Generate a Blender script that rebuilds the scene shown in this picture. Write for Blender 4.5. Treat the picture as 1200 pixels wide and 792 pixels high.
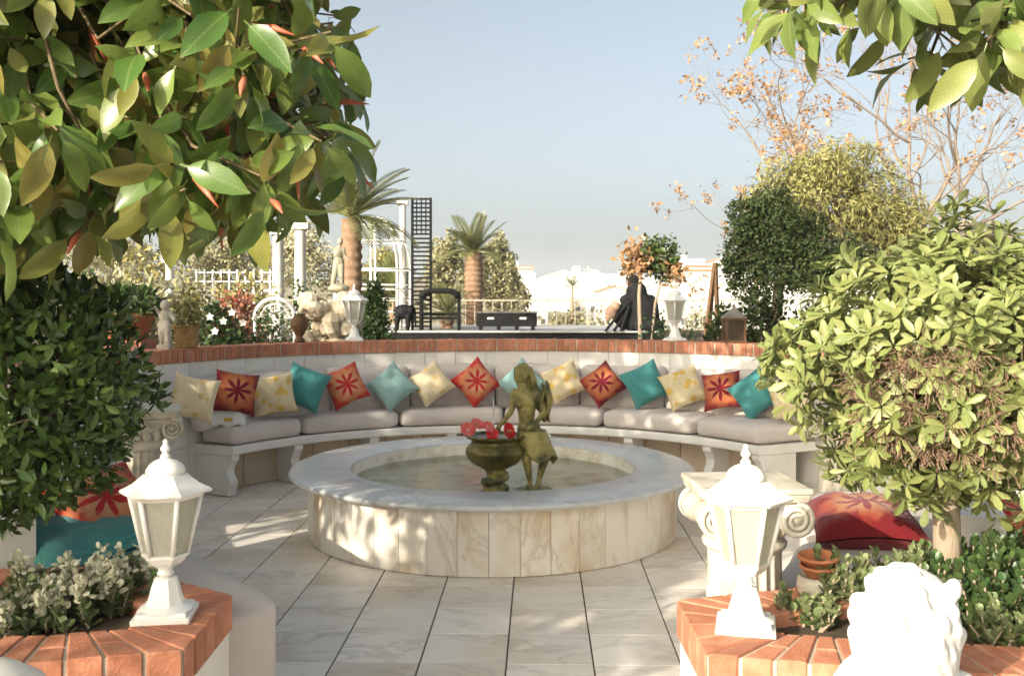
import bpy, math, random
import numpy as np
from mathutils import Vector, Matrix, Euler
random.seed(11); RNG = np.random.default_rng(7)
R = math.radians; PI = math.pi
for o in list(bpy.data.objects): bpy.data.objects.remove(o)
SC = bpy.context.scene; COL = SC.collection

# ------------------------------------------------------------------ camera, sky, sun, exposure
F = 1150.0; HX, HY = 600.0, 347.0; EYE = 1.68         # focal length in pixels of the 1200 px photograph, horizon row
cam_d = bpy.data.cameras.new('camera'); cam = bpy.data.objects.new('camera', cam_d); COL.objects.link(cam)
cam.location = (0, 0, EYE); cam.rotation_euler = (R(90), 0, 0)
cam_d.sensor_width = 36; cam_d.lens = 36 * F / 1200; cam_d.shift_y = -(396 - HY) / 1200
cam_d.clip_start = 0.05; cam_d.clip_end = 9000
cam_d.dof.use_dof = True; cam_d.dof.focus_distance = 4.6; cam_d.dof.aperture_fstop = 9.0
SC.camera = cam
SUN_EL, SUN_AZ = R(22), math.atan2(-.66, -.75)        # azimuth clockwise from +Y: behind the camera, to the left
sun_dir = Vector((math.sin(SUN_AZ) * math.cos(SUN_EL), math.cos(SUN_AZ) * math.cos(SUN_EL), math.sin(SUN_EL)))
W = bpy.data.worlds.new('World'); SC.world = W; W.use_nodes = True
nt = W.node_tree; sky = nt.nodes.new('ShaderNodeTexSky'); sky.sky_type = 'NISHITA'; sky.sun_disc = False
sky.sun_elevation = SUN_EL; sky.sun_rotation = SUN_AZ % (2 * PI); sky.air_density = 0.5; sky.dust_density = 5.5; sky.ozone_density = 1.2
nt.nodes['Background'].inputs['Strength'].default_value = 0.15
hz = nt.nodes.new('ShaderNodeHueSaturation'); hz.inputs['Saturation'].default_value = .72; nt.links.new(sky.outputs[0], hz.inputs['Color'])   # hazy, washed-out blue
wb = nt.nodes.new('ShaderNodeMix'); wb.data_type = 'RGBA'; wb.blend_type = 'MULTIPLY'; wb.inputs[0].default_value = 1; wb.inputs[7].default_value = (1.01, 1, .86, 1)
nt.links.new(hz.outputs[0], wb.inputs[6]); nt.links.new(wb.outputs[2], nt.nodes['Background'].inputs['Color'])
sl = bpy.data.lights.new('sun', 'SUN'); sl.energy = 3.4; sl.angle = R(0.53); sl.color = (1, .9, .74)
so = bpy.data.objects.new('sun', sl); COL.objects.link(so); so.rotation_euler = sun_dir.to_track_quat('Z', 'Y').to_euler(); so.location = (-6, -8, 12)
SC.view_settings.view_transform = 'Standard'; SC.view_settings.look = 'None'; SC.view_settings.gamma = 1
SC.view_settings.use_curve_mapping = False; SC.view_settings.exposure = 1.18
SC.render.engine = 'CYCLES'
SC.cycles.max_bounces = 8; SC.cycles.transparent_max_bounces = 12

def at(x, y, d): return Vector(((x - HX) / F * d, d, EYE - (y - HY) / F * d))       # photo pixel + distance -> point
def on(x, y, h): return at(x, y, F * (EYE - h) / (y - HY))                          # photo pixel + height of what it stands on

# ------------------------------------------------------------------ materials
def mat(name, stops, rough=.6, scale=6., detail=5., bump=0., bscale=None, spec=.4, metal=0., stretch=(1, 1, 1), objrand=0., coord='pos', trans=0., contrast=(.3, .7), coat=0.):
    """noise-driven colour ramp; stops = list of rgb"""
    m = bpy.data.materials.new(name); m.use_nodes = True; n = m.node_tree.nodes; L = m.node_tree.links
    b = n['Principled BSDF']; b.inputs['Roughness'].default_value = rough; b.inputs['Metallic'].default_value = metal
    b.inputs['Specular IOR Level'].default_value = spec; b.inputs['Coat Weight'].default_value = coat
    if trans: b.inputs['Transmission Weight'].default_value = trans
    if coord == 'pos': src = n.new('ShaderNodeNewGeometry').outputs['Position']
    else: src = n.new('ShaderNodeTexCoord').outputs['Object']
    oi = n.new('ShaderNodeObjectInfo')
    mp = n.new('ShaderNodeMapping'); mp.inputs['Scale'].default_value = stretch; L.new(src, mp.inputs[0])
    off = n.new('ShaderNodeVectorMath'); off.operation = 'MULTIPLY'; off.inputs[1].default_value = (37, 23, 11)
    L.new(oi.outputs['Random'], off.inputs[0]); 
    if objrand: L.new(off.outputs[0], mp.inputs['Location'])
    tx = n.new('ShaderNodeTexNoise'); tx.inputs['Scale'].default_value = scale; tx.inputs['Detail'].default_value = detail; tx.inputs['Roughness'].default_value = .6
    L.new(mp.outputs[0], tx.inputs['Vector'])
    rp = n.new('ShaderNodeValToRGB'); cr = rp.color_ramp
    while len(cr.elements) < len(stops): cr.elements.new(.5)
    for i, c in enumerate(stops):
        cr.elements[i].position = contrast[0] + (contrast[1] - contrast[0]) * i / max(1, len(stops) - 1); cr.elements[i].color = (*c, 1)
    L.new(tx.outputs['Fac'], rp.inputs[0]); out = rp.outputs[0]
    if objrand:
        hs = n.new('ShaderNodeHueSaturation'); mr = n.new('ShaderNodeMapRange'); mr.inputs[3].default_value = 1 - objrand; mr.inputs[4].default_value = 1 + objrand
        L.new(oi.outputs['Random'], mr.inputs[0]); L.new(mr.outputs[0], hs.inputs['Value']); L.new(out, hs.inputs['Color']); out = hs.outputs[0]
    L.new(out, b.inputs['Base Color'])
    if bump:
        t2 = n.new('ShaderNodeTexNoise'); t2.inputs['Scale'].default_value = bscale or scale * 5; t2.inputs['Detail'].default_value = 6
        L.new(mp.outputs[0], t2.inputs['Vector'])
        bp = n.new('ShaderNodeBump'); bp.inputs['Strength'].default_value = bump; bp.inputs['Distance'].default_value = .01
        L.new(t2.outputs['Fac'], bp.inputs['Height']); L.new(bp.outputs[0], b.inputs['Normal'])
    return m

def math_node(n, L, op, a, b=None, clamp=False):
    x = n.new('ShaderNodeMath'); x.operation = op; x.use_clamp = clamp
    for i, v in enumerate((a, b)):
        if v is None: continue
        if isinstance(v, (int, float)): x.inputs[i].default_value = v
        else: L.new(v, x.inputs[i])
    return x.outputs[0]

def marble(name, base, vein, stain, rough=.3, scale=2.2, vein_w=.035, stain_lo=.55, objrand=.05, spec=.45, bump=.05, wet=False):
    m = bpy.data.materials.new(name); m.use_nodes = True; n = m.node_tree.nodes; L = m.node_tree.links
    b = n['Principled BSDF']; b.inputs['Specular IOR Level'].default_value = spec
    g = n.new('ShaderNodeNewGeometry'); oi = n.new('ShaderNodeObjectInfo')
    off = n.new('ShaderNodeVectorMath'); off.operation = 'MULTIPLY'; off.inputs[1].default_value = (31, 17, 9); L.new(oi.outputs['Random'], off.inputs[0])
    ad = n.new('ShaderNodeVectorMath'); L.new(g.outputs['Position'], ad.inputs[0]); L.new(off.outputs[0], ad.inputs[1])
    mp = n.new('ShaderNodeMapping'); mp.inputs['Scale'].default_value = (1, 2.2, .8); mp.inputs['Rotation'].default_value = (.2, .3, .6); L.new(ad.outputs[0], mp.inputs[0])
    t1 = n.new('ShaderNodeTexNoise'); t1.inputs['Scale'].default_value = scale; t1.inputs['Detail'].default_value = 7; t1.inputs['Roughness'].default_value = .62; t1.inputs['Distortion'].default_value = .6
    L.new(mp.outputs[0], t1.inputs['Vector'])
    d = math_node(n, L, 'ABSOLUTE', math_node(n, L, 'SUBTRACT', t1.outputs['Fac'], .5))
    v = n.new('ShaderNodeMapRange'); v.inputs[1].default_value = 0; v.inputs[2].default_value = vein_w; v.inputs[3].default_value = .75; v.inputs[4].default_value = 0; L.new(d, v.inputs[0])
    t2 = n.new('ShaderNodeTexNoise'); t2.inputs['Scale'].default_value = scale * .9; t2.inputs['Detail'].default_value = 4; L.new(ad.outputs[0], t2.inputs['Vector'])
    s = n.new('ShaderNodeMapRange'); s.inputs[1].default_value = stain_lo; s.inputs[2].default_value = stain_lo + .22; L.new(t2.outputs['Fac'], s.inputs[0])
    t3 = n.new('ShaderNodeTexNoise'); t3.inputs['Scale'].default_value = .9; L.new(ad.outputs[0], t3.inputs['Vector'])
    vf = math_node(n, L, 'MULTIPLY', v.outputs[0], t3.outputs['Fac'])
    m1 = n.new('ShaderNodeMix'); m1.data_type = 'RGBA'; m1.inputs[6].default_value = (*base, 1); m1.inputs[7].default_value = (*stain, 1); L.new(s.outputs[0], m1.inputs[0])
    m2 = n.new('ShaderNodeMix'); m2.data_type = 'RGBA'; m2.inputs[7].default_value = (*vein, 1); L.new(m1.outputs[2], m2.inputs[6]); L.new(vf, m2.inputs[0])
    hs = n.new('ShaderNodeHueSaturation'); mr = n.new('ShaderNodeMapRange'); mr.inputs[3].default_value = 1 - objrand; mr.inputs[4].default_value = 1 + objrand
    L.new(oi.outputs['Random'], mr.inputs[0]); L.new(mr.outputs[0], hs.inputs['Value']); L.new(m2.outputs[2], hs.inputs['Color'])
    L.new(hs.outputs[0], b.inputs['Base Color'])
    rr = n.new('ShaderNodeMapRange'); rr.inputs[3].default_value = rough - .1; rr.inputs[4].default_value = rough + .25; L.new(t2.outputs['Fac'], rr.inputs[0]); L.new(rr.outputs[0], b.inputs['Roughness'])
    bp = n.new('ShaderNodeBump'); bp.inputs['Strength'].default_value = bump; bp.inputs['Distance'].default_value = .01; L.new(t1.outputs['Fac'], bp.inputs['Height']); L.new(bp.outputs[0], b.inputs['Normal'])
    return m

def leaf_mat(name, cols, back, rib=None, rough=.4, trans=.25, spec=.5):
    """cols picked per leaf (attribute rnd or object random), other underside, midrib, light shining through"""
    m = bpy.data.materials.new(name); m.use_nodes = True; n = m.node_tree.nodes; L = m.node_tree.links
    b = n['Principled BSDF']; b.inputs['Roughness'].default_value = rough; b.inputs['Specular IOR Level'].default_value = spec
    at_ = n.new('ShaderNodeAttribute'); at_.attribute_name = 'rnd'; oi = n.new('ShaderNodeObjectInfo')
    r = math_node(n, L, 'FRACT', math_node(n, L, 'ADD', at_.outputs['Fac'], oi.outputs['Random']))
    rp = n.new('ShaderNodeValToRGB'); cr = rp.color_ramp
    while len(cr.elements) < len(cols): cr.elements.new(.5)
    for i, c in enumerate(cols): cr.elements[i].position = i / (len(cols) - 1); cr.elements[i].color = (*c, 1)
    L.new(r, rp.inputs[0]); col = rp.outputs[0]
    if rib:
        uv = n.new('ShaderNodeUVMap'); sx = n.new('ShaderNodeSeparateXYZ'); L.new(uv.outputs[0], sx.inputs[0])
        dd = math_node(n, L, 'ABSOLUTE', math_node(n, L, 'SUBTRACT', sx.outputs[0], .5))
        k = n.new('ShaderNodeMapRange'); k.inputs[1].default_value = .02; k.inputs[2].default_value = .045; k.inputs[3].default_value = .6; k.inputs[4].default_value = 0; L.new(dd, k.inputs[0])
        mx = n.new('ShaderNodeMix'); mx.data_type = 'RGBA'; mx.inputs[7].default_value = (*rib, 1); L.new(k.outputs[0], mx.inputs[0]); L.new(col, mx.inputs[6]); col = mx.outputs[2]
        ns = n.new('ShaderNodeTexNoise'); ns.inputs['Scale'].default_value = 14; gp = n.new('ShaderNodeNewGeometry'); L.new(gp.outputs['Position'], ns.inputs['Vector'])
        hv = n.new('ShaderNodeHueSaturation'); mv = n.new('ShaderNodeMapRange'); mv.inputs[3].default_value = .72; mv.inputs[4].default_value = 1.28
        vn = math_node(n, L, 'POWER', math_node(n, L, 'ABSOLUTE', math_node(n, L, 'SINE', math_node(n, L, 'SUBTRACT', math_node(n, L, 'MULTIPLY', sx.outputs[1], 34.), math_node(n, L, 'MULTIPLY', dd, 22.)))), 8.)
        L.new(ns.outputs['Fac'], mv.inputs[0]); L.new(math_node(n, L, 'ADD', mv.outputs[0], math_node(n, L, 'MULTIPLY', vn, .16)), hv.inputs['Value']); L.new(col, hv.inputs['Color']); col = hv.outputs[0]
    g = n.new('ShaderNodeNewGeometry')
    mb = n.new('ShaderNodeMix'); mb.data_type = 'RGBA'; L.new(g.outputs['Backfacing'], mb.inputs[0]); L.new(col, mb.inputs[6])
    mc = n.new('ShaderNodeMix'); mc.data_type = 'RGBA'; mc.inputs[0].default_value = .55; mc.inputs[7].default_value = (*back, 1); L.new(col, mc.inputs[6]); L.new(mc.outputs[2], mb.inputs[7])
    L.new(mb.outputs[2], b.inputs['Base Color'])
    tl = n.new('ShaderNodeBsdfTranslucent'); L.new(mb.outputs[2], tl.inputs[0])
    ms = n.new('ShaderNodeMixShader'); ms.inputs[0].default_value = trans; L.new(b.outputs[0], ms.inputs[1]); L.new(tl.outputs[0], ms.inputs[2])
    L.new(ms.outputs[0], n['Material Output'].inputs[0])
    return m

# ------------------------------------------------------------------ mesh helpers
class MB:
    def __init__(s): s.v = []; s.f = []
    def add(s, v, f):
        k = len(s.v); s.v += [tuple(p) for p in v]; s.f += [tuple(i + k for i in q) for q in f]; return s
    def box(s, c, d, rz=0, rx=0, ry=0, taper=1.):
        M = Euler((rx, ry, rz)).to_matrix(); x, y, z = (q / 2 for q in d)
        P = [Vector((sx * x * (taper if sz > 0 else 1), sy * y * (taper if sz > 0 else 1), sz * z)) for sz in (-1, 1) for sx, sy in ((-1, -1), (1, -1), (1, 1), (-1, 1))]
        return s.add([M @ p + Vector(c) for p in P], [(3, 2, 1, 0), (4, 5, 6, 7), (0, 1, 5, 4), (1, 2, 6, 5), (2, 3, 7, 6), (3, 0, 4, 7)])
    def tube(s, pts, rad, n=8, cap=True):
        pts = [Vector(p) for p in pts]
        if isinstance(rad, (int, float)): rad = [rad] * len(pts)
        V = []; up = None
        for i, p in enumerate(pts):
            t = (pts[min(i + 1, len(pts) - 1)] - pts[max(i - 1, 0)]).normalized()
            if up is None: up = Vector((0, 0, 1)) if abs(t.z) < .9 else Vector((1, 0, 0))
            a = t.cross(up)
            if a.length < 1e-4: a = t.cross(Vector((.3, .9, .1)))
            a.normalize(); b = a.cross(t); up = b
            V += [p + (a * math.cos(2 * PI * k / n) + b * math.sin(2 * PI * k / n)) * rad[i] for k in range(n)]
        Fc = [(i * n + k, i * n + (k + 1) % n, (i + 1) * n + (k + 1) % n, (i + 1) * n + k) for i in range(len(pts) - 1) for k in range(n)]
        if cap: Fc += [tuple(reversed(range(n))), tuple(range((len(pts) - 1) * n, len(pts) * n))]
        return s.add(V, Fc)
    def lathe(s, prof, n=24, c=(0, 0, 0), rot=0, flute=None, sq=None):
        """prof: (radius, z) bottom to top"""
        V = []
        for r, z in prof:
            for k in range(n):
                a = 2 * PI * k / n + rot; rr = r
                if flute: rr = r * (1 - flute[1] * abs(math.sin(a * flute[0] / 2)) ** .7)
                V.append((c[0] + rr * math.cos(a), c[1] + rr * math.sin(a), c[2] + z))
        m = len(prof)
        Fc = [(i * n + k, i * n + (k + 1) % n, (i + 1) * n + (k + 1) % n, (i + 1) * n + k) for i in range(m - 1) for k in range(n)]
        Fc += [tuple(reversed(range(n))), tuple(range((m - 1) * n, m * n))]
        return s.add(V, Fc)
    def ell(s, c, r, n=12, m=8, rot=None):
        M = rot.to_matrix() if rot else Matrix.Identity(3); V = []; c = Vector(c)
        if isinstance(r, (int, float)): r = (r, r, r)
        for i in range(m + 1):
            t = PI * i / m
            for k in range(n):
                a = 2 * PI * k / n
                V.append(M @ Vector((r[0] * math.sin(t) * math.cos(a), r[1] * math.sin(t) * math.sin(a), -r[2] * math.cos(t))) + c)
        return s.add(V, [(i * n + k, i * n + (k + 1) % n, (i + 1) * n + (k + 1) % n, (i + 1) * n + k) for i in range(m) for k in range(n)])
    def cap(s, p, q, r0, r1, n=10):
        p, q = Vector(p), Vector(q); s.tube([p, p.lerp(q, .5), q], [r0, (r0 + r1) / 2, r1], n); s.ell(p, r0, n, 6); s.ell(q, r1, n, 6); return s
    def prism(s, poly, z0, z1):
        n = len(poly); ar = sum(poly[i][0] * poly[(i + 1) % n][1] - poly[(i + 1) % n][0] * poly[i][1] for i in range(n))
        if ar < 0: poly = poly[::-1]
        V = [(x, y, z0) for x, y in poly] + [(x, y, z1) for x, y in poly]
        return s.add(V, [tuple(reversed(range(n))), tuple(range(n, 2 * n))] + [(i, (i + 1) % n, n + (i + 1) % n, n + i) for i in range(n)])
    def grid(s, fn, nu, nv, closeu=False):
        V = [fn(i / (nu - 1 if not closeu else nu), j / (nv - 1)) for j in range(nv) for i in range(nu)]
        return s.add(V, [(j * nu + i, j * nu + (i + 1) % nu, (j + 1) * nu + (i + 1) % nu, (j + 1) * nu + i) for j in range(nv - 1) for i in range(nu if closeu else nu - 1)])
    def mesh(s, name, m, smooth=False):
        me = bpy.data.meshes.new(name); me.from_pydata(s.v, [], s.f); me.materials.append(m)
        if smooth: me.polygons.foreach_set('use_smooth', [True] * len(me.polygons))
        me.update(); return me
    def build(s, name, m, parent=None, smooth=False, loc=None, rz=0):
        o = bpy.data.objects.new(name, s.mesh(name, m, smooth)); COL.objects.link(o)
        if parent: o.parent = parent
        if loc is not None: o.location = loc
        o.rotation_euler.z = rz
        return o
def sharp(o, ang=35):
    o.data.polygons.foreach_set('use_smooth', [True] * len(o.data.polygons)); o.data.set_sharp_from_angle(angle=R(ang)); return o
def bevel(o, w, seg=2):
    b = o.modifiers.new('bevel', 'BEVEL'); b.width = w; b.segments = seg; b.limit_method = 'ANGLE'; b.angle_limit = R(40); return o
def voxel(o, size, smooth=4):
    r = o.modifiers.new('remesh', 'REMESH'); r.mode = 'VOXEL'; r.voxel_size = size; r.use_smooth_shade = True
    if smooth: q = o.modifiers.new('smooth', 'SMOOTH'); q.factor = .5; q.iterations = smooth
    return o
def obj_of(me, name, parent=None, M=None):
    o = bpy.data.objects.new(name, me); COL.objects.link(o)
    if parent: o.parent = parent
    if M is not None: o.matrix_basis = M
    return o
def tag(o, label=None, cat=None, group=None, kind=None):
    for k, v in (('label', label), ('category', cat), ('group', group), ('kind', kind)):
        if v: o[k] = v
    return o
def thing(name, loc, label, cat, group=None, rz=0):
    o = bpy.data.objects.new(name, None); COL.objects.link(o); o.location = loc; o.rotation_euler.z = rz; o.empty_display_size = .1
    return tag(o, label, cat, group)
def dup(root, loc, rz=0, label=None, group=None, parent=None):
    c = root.copy(); COL.objects.link(c); c.parent = parent
    if parent is None: c.location = loc; c.rotation_euler.z = rz
    if label: c['label'] = label
    if group: c['group'] = group
    for ch in list(root.children): dup(ch, None, parent=c)
    return c
def rbox(k=6, n=(10, 6, 4)):
    """rounded cube on [-1,1]^3 as list of points + faces"""
    idx = {}; V = []; Fc = []
    def vid(p):
        q = tuple(round(c, 5) for c in p)
        if q not in idx:
            idx[q] = len(V); m = max(abs(c) for c in q); l = sum(abs(c) ** k for c in q) ** (1 / k); V.append(tuple(c * m / l for c in q))
        return idx[q]
    for ax in range(3):
        u, v = [a for a in range(3) if a != ax]
        for sg in (-1, 1):
            for i in range(n[u]):
                for j in range(n[v]):
                    q = []
                    for di, dj in ((0, 0), (1, 0), (1, 1), (0, 1)):
                        p = [0, 0, 0]; p[ax] = sg; p[u] = -1 + 2 * (i + di) / n[u]; p[v] = -1 + 2 * (j + dj) / n[v]; q.append(vid(p))
                    if (sg > 0) != (ax != 1): q.reverse()
                    Fc.append(tuple(q))
    return V, Fc
def sdf_noise(p, s=1.):
    return math.sin(p[0] * 5.1 * s + 1.3) * math.sin(p[1] * 4.3 * s + .7) * .5 + math.sin(p[0] * 11.7 * s + p[1] * 9.1 * s) * .25 + math.sin(p[2] * 13 * s + p[0] * 7 * s) * .25

# leaves: one template, many placed copies in one mesh with a random value each
def leaf_tpl(w=.4, fold=.25, droop=.25, rows=((.0, .05), (.18, .62), (.42, 1.), (.68, .86), (.88, .42), (1., 0.)), stalk=.0):
    V = []; UV = []; Fc = []
    if stalk: V += [(-.012, -stalk, 0), (.012, -stalk, 0)]; UV += [(.5, 0), (.5, 0)]
    b0 = len(V)
    for t, k in rows:
        z = -droop * t * t; x = w / 2 * k; e = .035 * math.sin(t * 9) * k
        V += [(-x, t, z + fold * x + e), (0, t, z), (x, t, z + fold * x - e)]; UV += [(.5 - k / 2, t), (.5, t), (.5 + k / 2, t)]
    if stalk: Fc.append((0, 1, b0 + 2, b0))
    for i in range(len(rows) - 1):
        a = b0 + i * 3
        for j in (0, 1):
            if i == len(rows) - 2: Fc.append((a + j, a + j + 1, a + 4))
            else: Fc.append((a + j, a + j + 1, a + j + 4, a + j + 3))
    return V, Fc, UV
def frame(d, nrm):
    """3x3 matrices whose Y is d, Z near nrm (arrays n,3)"""
    d = d / np.linalg.norm(d, axis=1, keepdims=True)
    x = np.cross(d, nrm); l = np.linalg.norm(x, axis=1, keepdims=True); x = np.where(l < 1e-4, np.array([[1., 0, 0]]), x / np.maximum(l, 1e-6))
    z = np.cross(x, d); return np.stack([x, d, z], axis=2)
def leaves_mesh(name, tpl, P, M, S, m, rnd=None):
    V, Fc, UV = tpl; V = np.array(V, float); n = len(P); k = len(V)
    W_ = np.einsum('nij,kj->nki', M, V) * S[:, None, None] + P[:, None, :]
    lt = np.concatenate([np.array(f) for f in Fc]); sz = np.array([len(f) for f in Fc]); nl = len(lt)
    me = bpy.data.meshes.new(name); me.vertices.add(n * k); me.vertices.foreach_set('co', W_.reshape(-1).astype(np.float32))
    loops = (lt[None, :] + (np.arange(n) * k)[:, None]).reshape(-1); me.loops.add(len(loops)); me.loops.foreach_set('vertex_index', loops.astype(np.int32))
    tot = np.tile(sz, n); me.polygons.add(len(tot)); me.polygons.foreach_set('loop_start', np.concatenate([[0], np.cumsum(tot)[:-1]]).astype(np.int32)); me.polygons.foreach_set('loop_total', tot.astype(np.int32))
    me.polygons.foreach_set('use_smooth', np.ones(len(tot), bool))
    uvl = me.uv_layers.new(name='UVMap'); uvl.data.foreach_set('uv', np.tile(np.array(UV, np.float32)[lt], (n, 1)).reshape(-1))
    a = me.attributes.new('rnd', 'FLOAT', 'POINT'); a.data.foreach_set('value', np.repeat(RNG.random(n) if rnd is None else rnd, k).astype(np.float32))
    me.materials.append(m); me.update(calc_edges=True); return me
def unit(n): v = RNG.normal(size=(n, 3)); return v / np.linalg.norm(v, axis=1, keepdims=True)
def m4(P, M3, s):
    m = Matrix([[*(M3[i] * s), P[i]] for i in range(3)] + [[0, 0, 0, 1]]); return m
def proj(P): return HX + F * P[:, 0] / np.maximum(P[:, 1], .01), HY - F * (P[:, 2] - EYE) / np.maximum(P[:, 1], .01)
def split_leaves(root, tpl, P, M, S, m, nsep, name='leaf'):
    """the nsep leaves that show largest become objects of their own, the rest one mesh of foliage"""
    x, y = proj(P); vis = (P[:, 1] > .5) & (x > -20) & (x < 1220) & (y > -20) & (y < 812)
    score = np.where(vis, P[:, 1], 1e6); order = np.argsort(score); k = min(nsep, int(vis.sum())); sel = order[:k]; rest = order[k:]
    base = Vector(root.location); me = leaves_mesh(name, tpl, np.zeros((1, 3)), np.eye(3)[None], np.ones(1), m, np.zeros(1))
    for i in sel: obj_of(me, name, root, m4(P[i] - np.array(base), M[i], S[i]))
    if len(rest):
        o = obj_of(leaves_mesh('foliage', tpl, P[rest] - np.array(base), M[rest], S[rest], m), 'foliage', root); o['kind'] = 'stuff'

# ------------------------------------------------------------------ palette
M_tile = marble('floor marble', (.80, .745, .67), (.40, .35, .29), (.64, .54, .42), rough=.38, scale=1.5, stain_lo=.47, objrand=.09)
M_grout = mat('dark joint', [(.07, .06, .05), (.13, .11, .09)], .9, 9)
M_panel = marble('fountain marble', (.80, .75, .67), (.44, .34, .24), (.58, .43, .26), rough=.35, scale=2.2, vein_w=.03, stain_lo=.52, objrand=.07)
M_rim = marble('rim marble', (.60, .61, .60), (.36, .36, .36), (.62, .57, .50), rough=.22, scale=1.8, vein_w=.05, stain_lo=.58, objrand=.03)
M_basin = mat('basin stone', [(.36, .31, .20), (.68, .62, .49), (.82, .78, .68)], .7, 6, bump=.5, contrast=(.27, .55))
M_white = mat('white tile', [(.66, .64, .60), (.74, .72, .68)], .42, 5, objrand=.05)
M_plaster = mat('white plaster', [(.62, .59, .54), (.76, .73, .68)], .75, 3.5, bump=.15)
M_slab = mat('bench slab', [(.66, .64, .61), (.76, .74, .71)], .4, 5)
M_beige = mat('beige base panel', [(.50, .40, .29), (.60, .49, .36)], .5, 3, objrand=.08)
M_brick = mat('coping brick', [(.33, .115, .06), (.44, .175, .10), (.50, .26, .175)], .78, 14, bump=.4, bscale=90, objrand=.18, contrast=(.2, .8))
M_mortar = mat('mortar', [(.40, .33, .26), (.52, .45, .36)], .9, 25, bump=.3)
M_lamp = mat('white lamp paint', [(.56, .52, .45), (.72, .70, .66), (.80, .79, .76)], .38, 9, spec=.5, contrast=(.2, .5), detail=8, bump=.1)
M_cush = mat('seat cloth', [(.52, .465, .435), (.60, .545, .51)], .9, 3, bump=.5, bscale=13, coord='obj')
M_stone = mat('weathered stone', [(.30, .27, .21), (.52, .48, .40), (.62, .58, .50)], .8, 7, bump=.35)
M_statue = mat('lion plaster', [(.62, .61, .59), (.72, .71, .69)], .65, 8, bump=.2)
M_bronze = mat('mossy bronze', [(.035, .040, .022), (.095, .095, .04), (.26, .22, .07), (.38, .32, .12)], .5, 7, bump=.6, bscale=34, metal=.15, contrast=(.3, .62))
M_urn = mat('urn bronze', [(.05, .045, .015), (.14, .12, .035), (.24, .20, .06)], .35, 7, metal=.55, bump=.2)
M_soil = mat('soil', [(.05, .035, .022), (.11, .08, .05)], .95, 20, bump=.6)
M_terra = mat('terracotta', [(.40, .14, .06), (.50, .20, .10)], .75, 8, bump=.15)
M_dark = mat('black metal', [(.006, .006, .007), (.014, .014, .015)], .6, 10, spec=.12)
M_wood = mat('brown wood', [(.09, .045, .02), (.16, .085, .04)], .65, 12, stretch=(6, 6, 1))
M_bark = mat('pale bark', [(.26, .20, .14), (.42, .34, .25)], .9, 14, bump=.6, stretch=(1, 1, .3))
M_twig = mat('twig bark', [(.11, .085, .04), (.20, .15, .08)], .85, 14)
M_barkd = mat('dark bark', [(.07, .05, .035), (.15, .11, .08)], .9, 14, bump=.6, stretch=(1, 1, .3))

def glass_mat():
    m = bpy.data.materials.new('frosted lamp glass'); m.use_nodes = True; n = m.node_tree.nodes; L = m.node_tree.links
    b = n['Principled BSDF']; b.inputs['Base Color'].default_value = (.80, .79, .72, 1); b.inputs['Roughness'].default_value = .35
    t = n.new('ShaderNodeBsdfTransparent'); t.inputs[0].default_value = (.85, .86, .80, 1); tl = n.new('ShaderNodeBsdfTranslucent'); tl.inputs[0].default_value = (.7, .68, .6, 1)
    ns = n.new('ShaderNodeTexNoise'); ns.inputs['Scale'].default_value = 12; mr = n.new('ShaderNodeMapRange'); mr.inputs[3].default_value = .25; mr.inputs[4].default_value = .5; L.new(ns.outputs['Fac'], mr.inputs[0])
    a = n.new('ShaderNodeMixShader'); a.inputs[0].default_value = .5; L.new(b.outputs[0], a.inputs[1]); L.new(tl.outputs[0], a.inputs[2])
    c = n.new('ShaderNodeMixShader'); L.new(mr.outputs[0], c.inputs[0]); L.new(a.outputs[0], c.inputs[1]); L.new(t.outputs[0], c.inputs[2])
    L.new(c.outputs[0], n['Material Output'].inputs[0]); return m
M_glass = glass_mat()
def water_mat():
    m = bpy.data.materials.new('fountain water'); m.use_nodes = True; n = m.node_tree.nodes; L = m.node_tree.links; n.remove(n['Principled BSDF'])
    t = n.new('ShaderNodeBsdfTransparent'); t.inputs[0].default_value = (.93, .94, .90, 1); g = n.new('ShaderNodeBsdfGlossy'); g.inputs['Roughness'].default_value = .03
    fr = n.new('ShaderNodeFresnel'); fr.inputs[0].default_value = 1.33; geo = n.new('ShaderNodeNewGeometry')
    ns = n.new('ShaderNodeTexNoise'); ns.inputs['Scale'].default_value = 10; ns.inputs['Detail'].default_value = 3; L.new(geo.outputs['Position'], ns.inputs['Vector'])
    bp = n.new('ShaderNodeBump'); bp.inputs['Strength'].default_value = .5; bp.inputs['Distance'].default_value = .02; L.new(ns.outputs['Fac'], bp.inputs['Height'])
    L.new(bp.outputs[0], g.inputs['Normal']); L.new(bp.outputs[0], fr.inputs['Normal'])
    s = n.new('ShaderNodeMixShader'); L.new(fr.outputs[0], s.inputs[0]); L.new(t.outputs[0], s.inputs[1]); L.new(g.outputs[0], s.inputs[2]); L.new(s.outputs[0], n['Material Output'].inputs[0]); return m
M_water = water_mat()

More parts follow.
